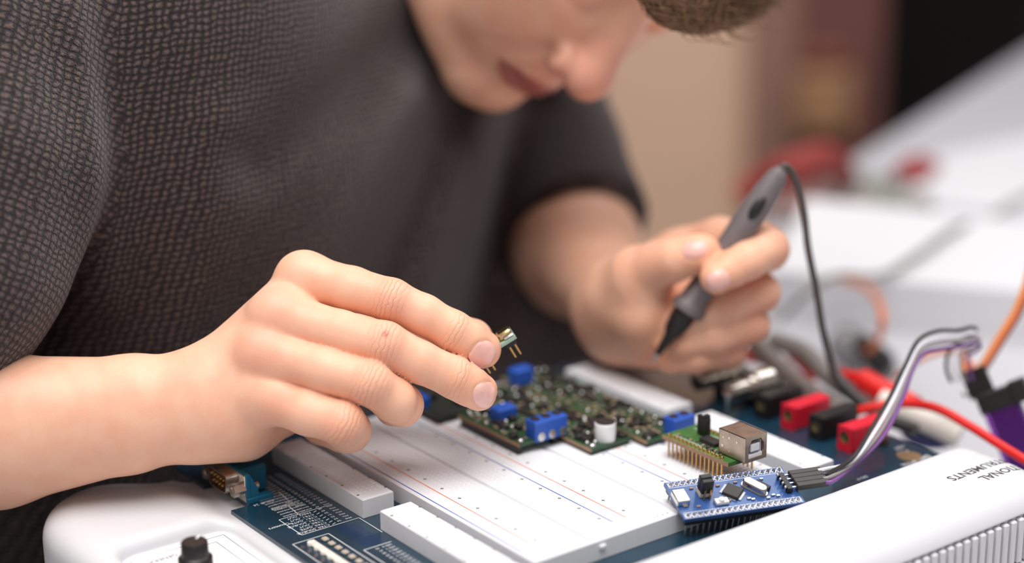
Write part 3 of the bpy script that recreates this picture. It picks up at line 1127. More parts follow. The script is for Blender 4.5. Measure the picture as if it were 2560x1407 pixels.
# face frame with the D shaped opening
cy, cz = (v0 + v1) / 2, 5.7
hole = [(-4.4, -4.0), (4.4, -4.0), (4.4, 1.6), (2.6, 4.0), (-2.6, 4.0), (-4.4, 1.6)]
outr = [(-6.1, -5.5), (6.1, -5.5), (6.1, 2.2), (6.1, 5.6), (-6.1, 5.6), (-6.1, 2.2)]
vs = [G(u1, cy + a, cz + b) for a, b in hole] + [G(u1, cy + a, cz + b) for a, b in outr] + [G(u1 - 1.2, cy + a, cz + b) for a, b in hole]
fs = []
for k in range(6):
    k2 = (k + 1) % 6
    fs += [(k, 6 + k, 6 + k2, k2), (12 + k, k, k2, 12 + k2)]
ub.add(vs, fs)
usb = ub.build('usb_socket', mat('brushed_nickel', rgb(176, 160, 144), 0.36, 0.9, var=0.14, scale=220, bump=.05), gm, smooth=False)
G.box(MB(), u1 - 4.6, cy, cz - 3.4, 8, 8.6, 1.6, .2).build('liner', WHTW, usb)
G.box(MB(), u1 - 3.4, cy, cz + .2, 6.0, 5.2, 3.4, .3).build('tongue', WHTW, usb)
G.box(MB(), u1 - 5, cy + 4.1, cz + .6, 7, .5, 7.0, .1).build('liner', WHTW, usb)
G.box(MB(), u1 - 9.5, cy, cz, .6, 9.5, 9.5).build('liner', mat('dark_inside', rgb(40, 38, 40), 0.7), usb, smooth=False)
for x, z, s in ((32.5, 4.2, 1.3), (33.0, 8.0, 1.0), (36.5, 8.6, 1.2), (36.5, 2.6, 1.0), (41, 8.0, 1.0)):
    G.box(MB(), x, v0 - .03, z, s, .12, s, .05).build('dimple', CHROME, usb)
G.box(MB(), 34.6, cy, z1 + .02, .25, v1 - v0, .06).build('fold_seam', CHROME, usb, smooth=False)

# ---- three dense green power modules
comp_r = random.Random(7)


def power_module(label, u0, u1, v0, v1, top, term=None, term2=None, corners=True):
    m = empty('power_module', D((u0 + u1) / 2, (v0 + v1) / 2, 0), label, 'circuit board', 'green power modules')
    G2 = Local(D(u0, v0, top), np.eye(3))
    w_, h_ = u1 - u0, v1 - v0
    G2.box(MB(), w_ / 2, h_ / 2, -.8, w_, h_, 1.6).build('board', GREEND, m, smooth=False)
    G2.box(MB(), w_ / 2, .06, -.8, w_ + .04, .16, 1.62).build('board_side', FR4, m, smooth=False)
    for y in (1.6, h_ - 1.6):
        G2.box(MB(), w_ / 2, y, -1.6 - (top - 1.6) / 2, w_ - 3, 2.4, top - 1.6, .2).build('pin_header', BLACK, m)
    n = int(w_ * h_ / 15)
    spots = []
    tries = 0
    while len(spots) < n and tries < 4000:
        tries += 1
        x, y = comp_r.uniform(2, w_ - 2), comp_r.uniform(2, h_ - 2)
        if term and x > w_ - 11 and term[0] - v0 - 2 < y < term[1] - v0 + 2:
            continue
        if all((x - a) ** 2 + (y - b) ** 2 > 9 for a, b in spots):
            spots.append((x, y))
    for i, (x, y) in enumerate(spots):
        r = comp_r.random()
        rot = comp_r.choice((0, 90))
        if r < .14:
            G2.box(MB(), x, y, .8, 4.4, 3.6, 1.6, .15, rot).build('chip', CHIP, m)
        elif r < .24:
            G2.box(MB(), x, y, 1.2, 3.4, 3.4, 2.4, .3, rot).build('inductor', CHIP, m)
        elif r < .40:
            MB().ball(G2(x, y, .5), (.0011, .0011, .0010), 10, 6).build('solder_ball', TIN, m)
        elif r < .62:
            G2.box(MB(), x, y, .45, 2.6, 1.4, .9, .15, rot).build('capacitor', CERAM, m)
        elif r < .85:
            G2.box(MB(), x, y, .35, 2.0, 1.2, .7, .12, rot).build('resistor', mat('grey_chip', rgb(122, 110, 104), 0.45, var=.15, scale=900), m)
        else:
            G2.box(MB(), x, y, .4, 2.4, 1.2, .8, .12, rot).build('resistor', TIN, m)
    for (a, b, ul, wz) in [t for t in (term, term2) if t]:
        tb = MB().box(D(ul - 4.0, (a + b) / 2, top + 3.2), (.0080, (b - a) / 1000, .0095), bev=.0006).build('screw_terminal', BLUET, m)
        nn = max(2, round((b - a) / 6.3))
        for k in range(nn):
            vv = a + (b - a) * (k + .5) / nn
            MB().lathe(D(ul - .3, vv, top + 1.0), (1, 0, 0), [(0, .0020), (.0006, .0020), (.0007, .0001)], 14).build('wire_clamp', TIN, tb)
            MB().lathe(D(ul - 4.6, vv, top + 7.6), (0, 0, 1), [(0, .0022), (.0006, .0022), (.0007, .0001)], 14).build('screw', mat('dark_screw', rgb(70, 58, 50), 0.4, 0.6), tb)
    if corners:
        MB().ball(G2(w_ - 2.2, 2.4, .4), (.0017, .0017, .0012), 12, 7).build('solder_ball', TIN, m)
    return m, G2


pmA, GA = power_module('green power module with blue screw terminal on its near edge, under the held chip', -4, 42.5, 46.5, 69.5, 5.5, term=(55, 73.0, 43.5, 0))
pmB, GB = power_module('green power module with white cylinder at its near corner, between two others', -30, 62, 71, 94.5, 3.2)
pmC, GC = power_module('green power module beside the rear white breadboard strip, blue terminal at its near end', -38, 70, 96, 121, 3.2, term=(108.5, 121, 74.5, 0))
q = D(57.0, 83.0, 3.2)
wc = MB().lathe(q, (0, 0, 1), [(0, .0046), (.0002, .0047), (.0080, .0047), (.0083, .0044), (.0084, .0001)], 28).build('white_capacitor', mat('white_sleeve', rgb(236, 236, 238), 0.4), pmB)
MB().lathe(q + np.array([0, 0, .0084]), (0, 0, 1), [(0, .0044), (.0004, .0044), (.0005, .0001)], 24).build('capacitor_top', CHIP, wc)
# blue terminals at the far left ends and a dark module behind the fingers
for (x, y, wz) in ((1258, 1012, 12), (1302, 916, 12)):
    p = PZ(x, y, wz)
    t = MB().box(p - np.array([0, 0, .0045]), (.0075, .0110, .0080), bev=.0007)
    t.build('screw_terminal', BLUET, pmA if y > 950 else pmB)
dm = empty('relay_module', PZ(1120, 1020, 1), 'dark green board edge lying behind the right hand ring and middle fingertips', 'circuit board')
pp = PZ(1110, 1005, 3)
MB().box(pp, (.034, .030, .0016)).build('board', mat('dark_board', rgb(34, 38, 34), 0.5, var=.2), dm, smooth=False)
for dx, dy in ((.008, .004), (-.006, -.004), (.002, .010), (-.010, .008)):
    MB().box(pp + np.array([dx, dy, .0025]), (.006, .005, .0035), bev=.0004).build('chip', CHIP, dm)
MB().box(pp + np.array([-.002, -.012, .003]), (.010, .005, .006), bev=.0005).build('screw_terminal', BLUET, dm)
MB().box(pp + np.array([0, 0, -.0018]), (.030, .026, .002), bev=.0003).build('pin_header', BLACK, dm)

# ------------------------------------------------------------------ cables behind the instrument
def cable(name, pts, r, m_, label, cat='cable', n=10, group=None):
    o = MB().tube([P(*p) for p in pts], r, n, 7).build(name, m_)
    return tag(o, label, cat, group)


REDC = mat('red_cable', rgb(214, 24, 20), 0.35, var=0.05, scale=200)
ORC = mat('orange_wire', rgb(226, 112, 18), 0.4, var=0.05)
BRC = mat('brown_wire', rgb(120, 44, 16), 0.4, var=0.05)
cable('red_cable', [(2120, 1035, 800), (2180, 1018, 795), (2260, 1008, 790), (2340, 1020, 780), (2420, 1062, 768), (2500, 1112, 755), (2580, 1160, 742), (2700, 1230, 725)], .0022, REDC, 'bright red test lead curving over the hump toward the right')
bpz = empty('red_banana_plug', P(2190, 965, 845), 'fat red banana plug lying behind the jumper ribbon', 'plug')
MB().tube([P(2090, 930, 858), P(2130, 942, 852), P(2160, 952, 848)], [.0024, .0030, .0056], 14, 6).build('strain_relief', REDC, bpz)
MB().tube([P(2155, 950, 849), P(2245, 1000, 835), P(2290, 1020, 828)], [.0062, .0066, .0060], 16, 5).build('sleeve', REDC, bpz)
cable('grey_lead', [(1890, 860, 880), (1960, 930, 860), (2040, 990, 835), (2105, 1030, 815)], .0052, GREYC, 'thick grey test lead running down to the black jack')
cable('grey_lead', [(1925, 850, 905), (2010, 880, 895), (2080, 950, 880), (2180, 1010, 865)], .0050, GREYC, 'second thick grey lead running behind the red plug')
cable('red_sleeve', [(1985, 885, 915), (2010, 905, 905), (2035, 935, 895)], .0048, REDC, 'short red sleeve between the two grey leads', 'sleeve')
cable('red_sleeve', [(1865, 885, 905), (1905, 895, 900), (1930, 905, 896)], .0040, mat('dull_red', rgb(176, 60, 50), 0.5), 'dull red sleeve below the hand with the probe', 'sleeve')
cable('black_lead', [(2085, 930, 835), (2130, 985, 825), (2200, 1040, 812), (2290, 1075, 800)], .0032, BLKW, 'black lead running between the red plug and the jacks')
cable('white_lead', [(2200, 1000, 830), (2300, 1045, 820), (2400, 1090, 812)], .0060, mat('cream_lead', rgb(206, 200, 192), 0.5), 'pale grey thick lead under the red cable')
wcap = MB().lathe(D(112, 238, -32), (0, 0, 1), [(0, .013), (.020, .013), (.024, .011), (.0255, .006), (.026, .0001)], 28).build('white_dome', WHITE)
wcap = None
o = bpy.data.objects['white_dome']
o.location = Vector(P(2420, 1150, 800))
o.location.z = 0.0
tag(o, 'white round dome standing right behind the instrument hump', 'dome')
blc = MB().ball(P(2325, 1082, 830), (.015, .014, .0065)).build('blue_cable_boot', mat('dark_blue_rubber', rgb(28, 36, 84), 0.5))
tag(blc, 'dark blue rubber boot behind the board edge', 'boot')

# purple dongle plugged to the ribbon
dg = empty('debug_dongle', P(2520, 1200, 800), 'purple metal debug dongle with black connector leaning beyond the instrument', 'dongle')
A0, A1 = P(2442, 985, 803), P(2585, 1330, 795)
xx = (A1 - A0) / np.linalg.norm(A1 - A0)
side = P(2540, 940, 795) - P(2440, 985, 803)
side = side - xx * (side @ xx)
side /= np.linalg.norm(side)
adg = np.stack([xx, side, np.cross(xx, side)], 1)
LD = Local(A0, adg)
PURM = mat('purple_anodised', rgb(74, 26, 104), 0.35, 0.5, var=.08)
LD.box(MB(), 38, 9.0, 0, 56, 17, 8, .8).build('shell', PURM, dg)
LD.box(MB(), 38, 1.2, 0, 56, 2.5, 8.4, .6).build('edge_rail', mat('violet_rail', rgb(132, 64, 168), 0.4, 0.3), dg)
for r in range(5):
    for k in range(2):
        text(('SWDIO', 'GND', '5.0V', 'SWCLK', 'RST', '3.3V', 'SWIM', 'GND', '3.3V', '5.0V')[r * 2 + k], LD(22 + 4 * r, 6.5 + 5 * k, -4.1), adg[:, 1], -adg[:, 0], 1.6, 'dongle%d' % (2 * r + k), lift=-.1)
LD.box(MB(), 5.5, 9.0, 0, 10, 20, 9, .6).build('connector_shroud', BLACK, dg)
LD.box(MB(), 5.0, 19.5, 1, 11, 8, 9, .6).build('connector_key', BLACK, dg)
LD.box(MB(), -5.0, 2.5, 0, 14, 12, 3.2, .3).build('wire_housing', BLACK, dg)
MB().ball(P(2413, 985, 798), .0017).build('metal_dot', TIN, dg)

# servo cable: brown, red and orange strands side by side
sv = empty('servo_cable', P(2440, 935, 812), 'flat brown, red and orange cable rising steeply at the right edge', 'cable')
for k, m_ in enumerate((mat('yellow_orange_wire', rgb(232, 140, 40), 0.4), ORC, BRC)):
    o_ = (k - 1) * 9
    MB().tube([P(2410 + o_, 905 + o_ * .3, 822), P(2432 + o_, 936 + o_ * .3, 815), P(2452 + o_, 925 + o_ * .4, 812), P(2500 + o_, 850 + o_ * .4, 812), P(2545 + o_, 775 + o_ * .4, 812), P(2575 + o_, 690 + o_ * .4, 812), P(2600 + o_, 560, 815)], .00085, 8, 6).build('wire', m_, sv)
cable('orange_wire', [(2240, 945, 900), (2290, 905, 890), (2350, 880, 880), (2400, 880, 870), (2425, 905, 860), (2440, 930, 850)], .0012, ORC, 'thin orange wire looping behind the ribbon')

# ------------------------------------------------------------------ things on the desk behind
def on_desk(x, y, z=0.0):
    return PZ(x, y, (z - HB) * 1000)


def desk_curve(name, pts, r, m_, label, cat='cable'):
    o = MB().tube([on_desk(x, y, z) for x, y, z in pts], r, 8, 7).build(name, m_)
    return tag(o, label, cat)


desk_curve('thin_grey_cable', [(2700, 440, .018), (2560, 495, .018), (2470, 545, .024), (2390, 570, .040), (2290, 640, .041), (2200, 690, .040), (2090, 690, .042), (2010, 740, .040), (1950, 800, .010)], .0020, mat('dim_cable', rgb(96, 90, 86), 0.5), 'thin grey cable snaking across the desk behind the hand')
desk_curve('wire_loop', [(2110, 700, .040), (2170, 720, .050), (2205, 780, .065), (2195, 850, .045), (2150, 890, .012)], .0020, ORC, 'orange wire loop on the desk behind the coiled cable')
cc = []
for i in range(150):
    t = i / 149
    a = 2 * math.pi * 11 * t
    base = on_desk(2110 + 90 * t, 860 + 60 * t, .014)
    dv = on_desk(2200, 920, .014) - on_desk(2110, 860, .014)
    Fm = frame_of(dv)
    cc.append(base + .012 * (math.cos(a) * Fm[:, 0] + math.sin(a) * Fm[:, 1]))
tag(MB().tube(cc, .0010, 6, 1).build('coil_spring', mat('steel_spring', rgb(150, 148, 150), 0.35, 0.8)), 'blurred steel coil spring on the desk right of the probe cable', 'spring')
blk = MB()
blk.tube([on_desk(2150, 850, .03), on_desk(2185, 890, .02), on_desk(2220, 930, .012)], [.006, .009, .006], 10, 5)
tag(blk.build('black_clip', BLACK), 'small black clip beside the coil spring', 'clip')
blk = MB()
blk.tube([on_desk(1985, 760, .006), on_desk(2010, 742, .010), on_desk(2040, 735, .006)], [.004, .006, .004], 10, 5)
tag(blk.build('black_plug_tip', BLACK), 'small dark plug tip on the desk right of the fingers', 'plug')


def slab(name, pts, h, m_, label, cat, z=0.0):
    """flat thing lying on the desk; pts are corners of its footprint"""
    W = [on_desk(x, y, z) for x, y in pts]
    n = len(W)
    up = np.array([0, 0, h])
    mb = MB().add(W + [q + up for q in W], [tuple(range(n - 1, -1, -1)), tuple(range(n, 2 * n))] + [(i, (i + 1) % n, n + (i + 1) % n, n + i) for i in range(n)])
    return tag(mb.build(name, m_, smooth=False), label, cat)


PAPER = mat('paper', rgb(214, 214, 219), 0.6, var=.01)
slab('band_slab', [(1930, 800), (2800, 880), (2800, 690), (2010, 600)], .035, PAPER, 'flat white slab added for the grey band of its shaded side behind the servo cable', 'tray')  # added slab: its side falls in shade and makes the grey band
slab('white_notebook', [(2250, 530), (2760, 600), (2760, 330), (2330, 420)], .012, PAPER, 'white notebook lying at the far right of the desk', 'notebook')
far = empty('green_module', on_desk(2230, 500), 'blurred grey green circuit board lying on the far desk', 'circuit board')
W = [on_desk(2080, 520), on_desk(2330, 545), on_desk(2360, 480), on_desk(2140, 455)]
MB().add([q + np.array([0, 0, .004]) for q in W] + [q + np.array([0, 0, .008]) for q in W], [(3, 2, 1, 0), (4, 5, 6, 7)] + [(i, (i + 1) % 4, 4 + (i + 1) % 4, 4 + i) for i in range(4)]).build('board', mat('sage_board', rgb(120, 134, 126), 0.5, var=.25, scale=40), far, smooth=False)
for x, y in ((2140, 500), (2200, 480), (2260, 515), (2300, 500), (2180, 515)):
    MB().box(on_desk(x, y, .016), (.014, .012, .016), bev=.001).build('component', mat('pale_part', rgb(190, 184, 178), 0.4, 0.3), far)
for x, y in ((2200, 430), (2222, 448), (2240, 420)):
    MB().ball(on_desk(x, y, .016), .004).build('solder_ball', TIN, far)
rc = empty('red_clip', on_desk(2290, 440), 'red and black clip lying on the far right of the desk', 'clip')
MB().tube([on_desk(2245, 445, .012), on_desk(2290, 425, .02), on_desk(2340, 415, .012)], [.009, .014, .005], 12, 5).build('red_jaw', mat('deep_red', rgb(150, 26, 26), 0.5), rc)
MB().tube([on_desk(2260, 455, .010), on_desk(2300, 440, .012), on_desk(2345, 420, .008)], [.006, .012, .004], 12, 5).build('dark_jaw', BLACK, rc)
pl = empty('red_handled_tool', on_desk(2000, 470), 'red arched tool handle on the far desk behind the probe tail', 'tool')
MB().tube([on_desk(1850, 500, .02), on_desk(1910, 455, .035), on_desk(1990, 420, .05), on_desk(2060, 400, .05), on_desk(2110, 425, .035), on_desk(2125, 480, .01)], [.012, .015, .016, .015, .010, .008], 14, 6).build('handle', mat('matt_red', rgb(136, 46, 42), 0.7), pl)
MB().tube([on_desk(1960, 480, .03), on_desk(2050, 440, .03), on_desk(2100, 450, .02)], [.014, .020, .014], 12, 5).build('pale_grip', mat('pale_pink', rgb(196, 150, 140), 0.6), pl)
pb = CAM + fh * 2.93 + rh * ((2035 - 1280) / FPX * 2.93 / 0.96)
pb[2] = P(2035, 255, 2930)[2]
bt = empty('tan_stand_in', pb - np.array([0, 0, .06]), 'box standing in for an unclear blurred tan shape with rust brown top at the brown pillar', 'box')  # stand-in box for a tan shape of unknown nature
axw = np.stack([rh, fh, UPV], 1)
MB().box(pb - fh * .02, (.10, .05, .11), axw, .01).build('body', mat('tan_box', rgb(176, 132, 96), 0.6), bt)
MB().box(pb - fh * .02 + UPV * .075, (.085, .045, .04), axw, .01).build('cap', mat('rust_cap', rgb(128, 70, 56), 0.6), bt)

# ------------------------------------------------------------------ person
SKIN_BASE = np.array([lin(238), lin(188), lin(160)])
SKIN_RED = np.array([lin(224), lin(148), lin(126)])
SKIN_TIP = np.array([lin(230), lin(158), lin(122)])
LIP = np.array([lin(158), lin(78), lin(78)])


def skin_material():
    m, nt, b = new_mat('skin')
    at = N(nt, 'ShaderNodeAttribute', attribute_name='skin_tint')
    tc = N(nt, 'ShaderNodeTexCoord')
    n1 = N(nt, 'ShaderNodeTexNoise')
    n1.inputs['Scale'].default_value = 90
    n1.inputs['Detail'].default_value = 6
    nt.links.new(tc.outputs['Object'], n1.inputs['Vector'])
    mr = N(nt, 'ShaderNodeMapRange')
    mr.inputs['From Min'].default_value = .35
    mr.inputs['From Max'].default_value = .65
    mr.inputs['To Min'].default_value = .0
    mr.inputs['To Max'].default_value = .42
    nt.links.new(n1.outputs['Fac'], mr.inputs['Value'])
    mx = N(nt, 'ShaderNodeMix', data_type='RGBA', blend_type='MULTIPLY')
    nt.links.new(mr.outputs['Result'], mx.inputs['Factor'])
    nt.links.new(at.outputs['Color'], mx.inputs['A'])
    mx.inputs['B'].default_value = (.92, .72, .68, 1)
    nt.links.new(mx.outputs['Result'], b.inputs['Base Color'])
    b.inputs['Roughness'].default_value = .48
    b.inputs['Specular IOR Level'].default_value = .38
    b.inputs['Subsurface Weight'].default_value = .22
    b.inputs['Subsurface Radius'].default_value = (1, .38, .22)
    b.inputs['Subsurface Scale'].default_value = .005
    # pores and knuckle wrinkles
    n2 = N(nt, 'ShaderNodeTexNoise')
    n2.inputs['Scale'].default_value = 1500
    n2.inputs['Detail'].default_value = 3
    nt.links.new(tc.outputs['Object'], n2.inputs['Vector'])
    wr = N(nt, 'ShaderNodeAttribute', attribute_name='crease_axis')
    wm = N(nt, 'ShaderNodeAttribute', attribute_name='crease_mask')
    n3 = N(nt, 'ShaderNodeTexNoise')
    n3.inputs['Scale'].default_value = 320
    nt.links.new(tc.outputs['Object'], n3.inputs['Vector'])
    ad = N(nt, 'ShaderNodeMath', operation='MULTIPLY_ADD')
    nt.links.new(n3.outputs['Fac'], ad.inputs[0])
    ad.inputs[1].default_value = 2.6
    nt.links.new(wr.outputs['Fac'], ad.inputs[2])
    mu = N(nt, 'ShaderNodeMath', operation='MULTIPLY')
    nt.links.new(ad.outputs[0], mu.inputs[0])
    mu.inputs[1].default_value = 1.5
    sn0 = N(nt, 'ShaderNodeMath', operation='SINE')
    nt.links.new(mu.outputs[0], sn0.inputs[0])
    sab = N(nt, 'ShaderNodeMath', operation='ABSOLUTE')
    nt.links.new(sn0.outputs[0], sab.inputs[0])
    sn = N(nt, 'ShaderNodeMath', operation='POWER')
    nt.links.new(sab.outputs[0], sn.inputs[0])
    sn.inputs[1].default_value = .35
    pw = N(nt, 'ShaderNodeMath', operation='MULTIPLY')
    nt.links.new(sn.outputs[0], pw.inputs[0])
    nt.links.new(wm.outputs['Fac'], pw.inputs[1])
    b1 = N(nt, 'ShaderNodeBump')
    b1.inputs['Strength'].default_value = .35
    b1.inputs['Distance'].default_value = .0002
    nt.links.new(n2.outputs['Fac'], b1.inputs['Height'])
    b2 = N(nt, 'ShaderNodeBump')
    b2.inputs['Strength'].default_value = .9
    b2.inputs['Distance'].default_value = .0004
    nt.links.new(pw.outputs[0], b2.inputs['Height'])
    nt.links.new(b1.outputs['Normal'], b2.inputs['Normal'])
    nt.links.new(b2.outputs['Normal'], b.inputs['Normal'])
    return m


SKIN = skin_material()
NAIL = mat('nail', rgb(238, 186, 176), 0.3, var=.05, scale=300, sss=.15)


def J(x, y, d, r):
    """joint: photo position, depth mm, radius in photo pixels -> (camera mm, radius mm)"""
    return (PC(x, y, d).astype(np.float32), r * d / FPX)


# right hand (left in the photo)
R_INDEX = [J(765, 692, 706, 58), J(880, 722, 699, 55), J(978, 750, 695, 53.5), J(1060, 787, 696, 50), J(1132, 828, 698, 51), J(1170, 851, 700, 51), J(1203, 873, 703, 50)]
R_MIDDLE = [J(700, 790, 695, 62), J(850, 832, 689, 56), J(962, 861, 685, 57), J(1050, 905, 688, 52), J(1138, 944, 692, 52), J(1170, 962, 694, 50), J(1197, 979, 698, 48)]
R_RING = [J(665, 885, 691, 62), J(810, 925, 683, 56), J(926, 958, 678, 55), J(985, 1000, 684, 54), J(1004, 1012, 694, 53), J(985, 1018, 712, 48)]
R_PINKY = [J(655, 985, 691, 62), J(770, 1030, 682, 57), J(858, 1058, 678, 55), J(872, 1076, 688, 54), J(855, 1080, 702, 48), J(800, 1070, 716, 42)]
R_THUMB = [J(600, 930, 728, 80), J(780, 850, 745, 75), J(960, 815, 742, 58), J(1090, 830, 732, 56), J(1180, 849, 723, 53)]
palmA = [J(545, 945, 702, 72), J(658, 817, 705, 52), J(757, 704, 708, 54)]
palmB = [J(540, 970, 702, 72), J(625, 870, 701, 60), J(700, 790, 698, 58)]
palmC = [J(530, 1010, 702, 82), J(600, 935, 700, 68), J(668, 882, 695, 58)]
palmD = [J(500, 1045, 702, 80), J(590, 1035, 700, 78), J(665, 985, 694, 66)]
heel = [J(520, 1050, 712, 82), J(612, 1060, 712, 80), J(690, 1030, 715, 66)]
thenar = [J(540, 990, 722, 80), J(640, 920, 732, 85), J(760, 860, 742, 75)]
armA = [J(500, 965, 701, 82), J(330, 985, 700, 90), J(0, 1036, 698, 146), J(-320, 1090, 696, 185), J(-470, 1100, 710, 195)]
armB = [J(500, 1044, 703, 86), J(330, 1070, 703, 104), J(0, 1128, 702, 134), J(-320, 1150, 700, 185), J(-470, 1150, 715, 190)]
NAILS_R = [  # centre, along-finger half size px, across half size px, angle deg
    (1207, 886, 32, 36, 40), (1211, 986, 29, 34, 35)]


def nail_groove(p, nails, depth=0.42):
    s = FPX / p[:, 2]
    X, Y = p[:, 0] * s + 1280, p[:, 1] * s + 703.5
    g = np.zeros(len(p), np.float32)
    for (cx, cy, a, b, ang) in nails:
        t = math.radians(ang)
        u = ((X - cx) * math.cos(t) + (Y - cy) * math.sin(t)) / a
        v = (-(X - cx) * math.sin(t) + (Y - cy) * math.cos(t)) / b
        rho = np.sqrt(u * u + v * v)
        g += depth * np.exp(-((rho - 1.0) / .10) ** 2)
    return g


def right_hand(p):
    palm = None
    for c in (palmA, palmB, palmC, palmD, heel, thenar):
        d = chain(p, c, 4)
        palm = d if palm is None else smin(palm, d, 13)
    arm = smin(chain(p, armA, 6), chain(p, armB, 6), 14)
    palm = smin(palm, arm, 12)
    # tendons and hollows between the knuckles
    out = None
    for fing, k in ((R_INDEX, 8.0), (R_MIDDLE, 8.0), (R_RING, 8.0), (R_PINKY, 8.0), (R_THUMB, 9.0)):
        d = smin(chain(p, fing, 2.2), palm, k)
        out = d if out is None else smin(out, d, 0.9)
    for j, r in ((R_INDEX[2], 7.6), (R_MIDDLE[2], 7.8), (R_RING[2], 7.6)):
        c = j[0] + np.array([0, 0, -1.9], np.float32)
        out = smin(out, ellip(p, c, (r + .6, r, r)), 2.5)
    for j in (R_INDEX[0], R_MIDDLE[0], R_RING[0]):
        c = j[0] + np.array([-1.5, -1.0, -2.0], np.float32)
        out = smin(out, ellip(p, c, (9, 7.6, 7.6)), 7)
    return out + nail_groove(p, NAILS_R)


# left hand (right in the photo), closed round the probe
L_INDEX = [J(1800, 610, 822, 62), J(1900, 612, 800, 56), J(1918, 622, 788, 54), J(1868, 652, 774, 47), J(1832, 670, 768, 45), J(1790, 694, 764, 41)]
L_MIDDLE = [J(1790, 690, 826, 60), J(1890, 724, 806, 52), J(1902, 732, 796, 48), J(1800, 775, 790, 45), J(1720, 805, 792, 43), J(1684, 822, 798, 40)]
L_RING = [J(1770, 770, 830, 58), J(1866, 800, 808, 50), J(1878, 812, 800, 45), J(1790, 842, 792, 43), J(1710, 855, 794, 42), J(1668, 858, 800, 40)]
L_PINKY = [J(1745, 840, 830, 54), J(1815, 868, 812, 46), J(1822, 878, 804, 42), J(1740, 893, 798, 40), J(1680, 893, 802, 38), J(1650, 885, 808, 36)]
L_THUMB = [J(1565, 740, 818, 82), J(1600, 690, 800, 72), J(1650, 660, 788, 54), J(1690, 648, 780, 48), J(1748, 634, 775, 43), J(1758, 633, 775, 41)]
lpalm = [[J(1565, 770, 838, 75), J(1700, 640, 835, 62), J(1800, 605, 828, 58)], [J(1570, 780, 838, 75), J(1700, 720, 838, 70), J(1790, 690, 832, 58)],
         [J(1565, 790, 838, 75), J(1680, 790, 838, 72), J(1770, 770, 834, 58)], [J(1565, 800, 836, 75), J(1660, 840, 832, 66), J(1745, 840, 830, 54)],
         [J(1575, 740, 818, 80), J(1610, 790, 805, 70), J(1640, 850, 815, 62)]]
larm = [J(1565, 770, 838, 108), J(1440, 625, 985, 140), J(1405, 560, 1020, 150)]
NAILS_L = [(1795, 700, 33, 27, 158), (1737, 624, 34, 24, -14)]


def left_hand(p):
    palm = None
    for c in lpalm:
        d = chain(p, c, 4)
        palm = d if palm is None else smin(palm, d, 10)
    palm = smin(palm, chain(p, larm, 22), 24)
    out = None
    for fing, k in ((L_INDEX, 6), (L_MIDDLE, 6), (L_RING, 6), (L_PINKY, 6), (L_THUMB, 13)):
        d = smin(chain(p, fing, 2.5 if k < 9 else 6), palm, k)
        out = d if out is None else smin(out, d, 1.0 if k < 9 else 3.0)
    return out + nail_groove(p, NAILS_L, .4)


# head: local mm (x to the person's left, y up, z forward; origin at the nose root)
HX = np.array([.608, .161, .778])
HY = np.array([.752, -.430, -.499])
HZ = np.array([.254, .888, -.383])
HX = np.cross(HY, HZ)
HX /= np.linalg.norm(HX)
HY = np.cross(HZ, HX)
HY /= np.linalg.norm(HY)
HZ = HZ / np.linalg.norm(HZ)
HM = np.stack([HX, HY, HZ], 1)
HSC = .955
HT = np.array([66.2, -139.0, 855.0]) * HSC
NECK = (np.array(PC(880, -230, 985)) - HT) @ HM / HSC


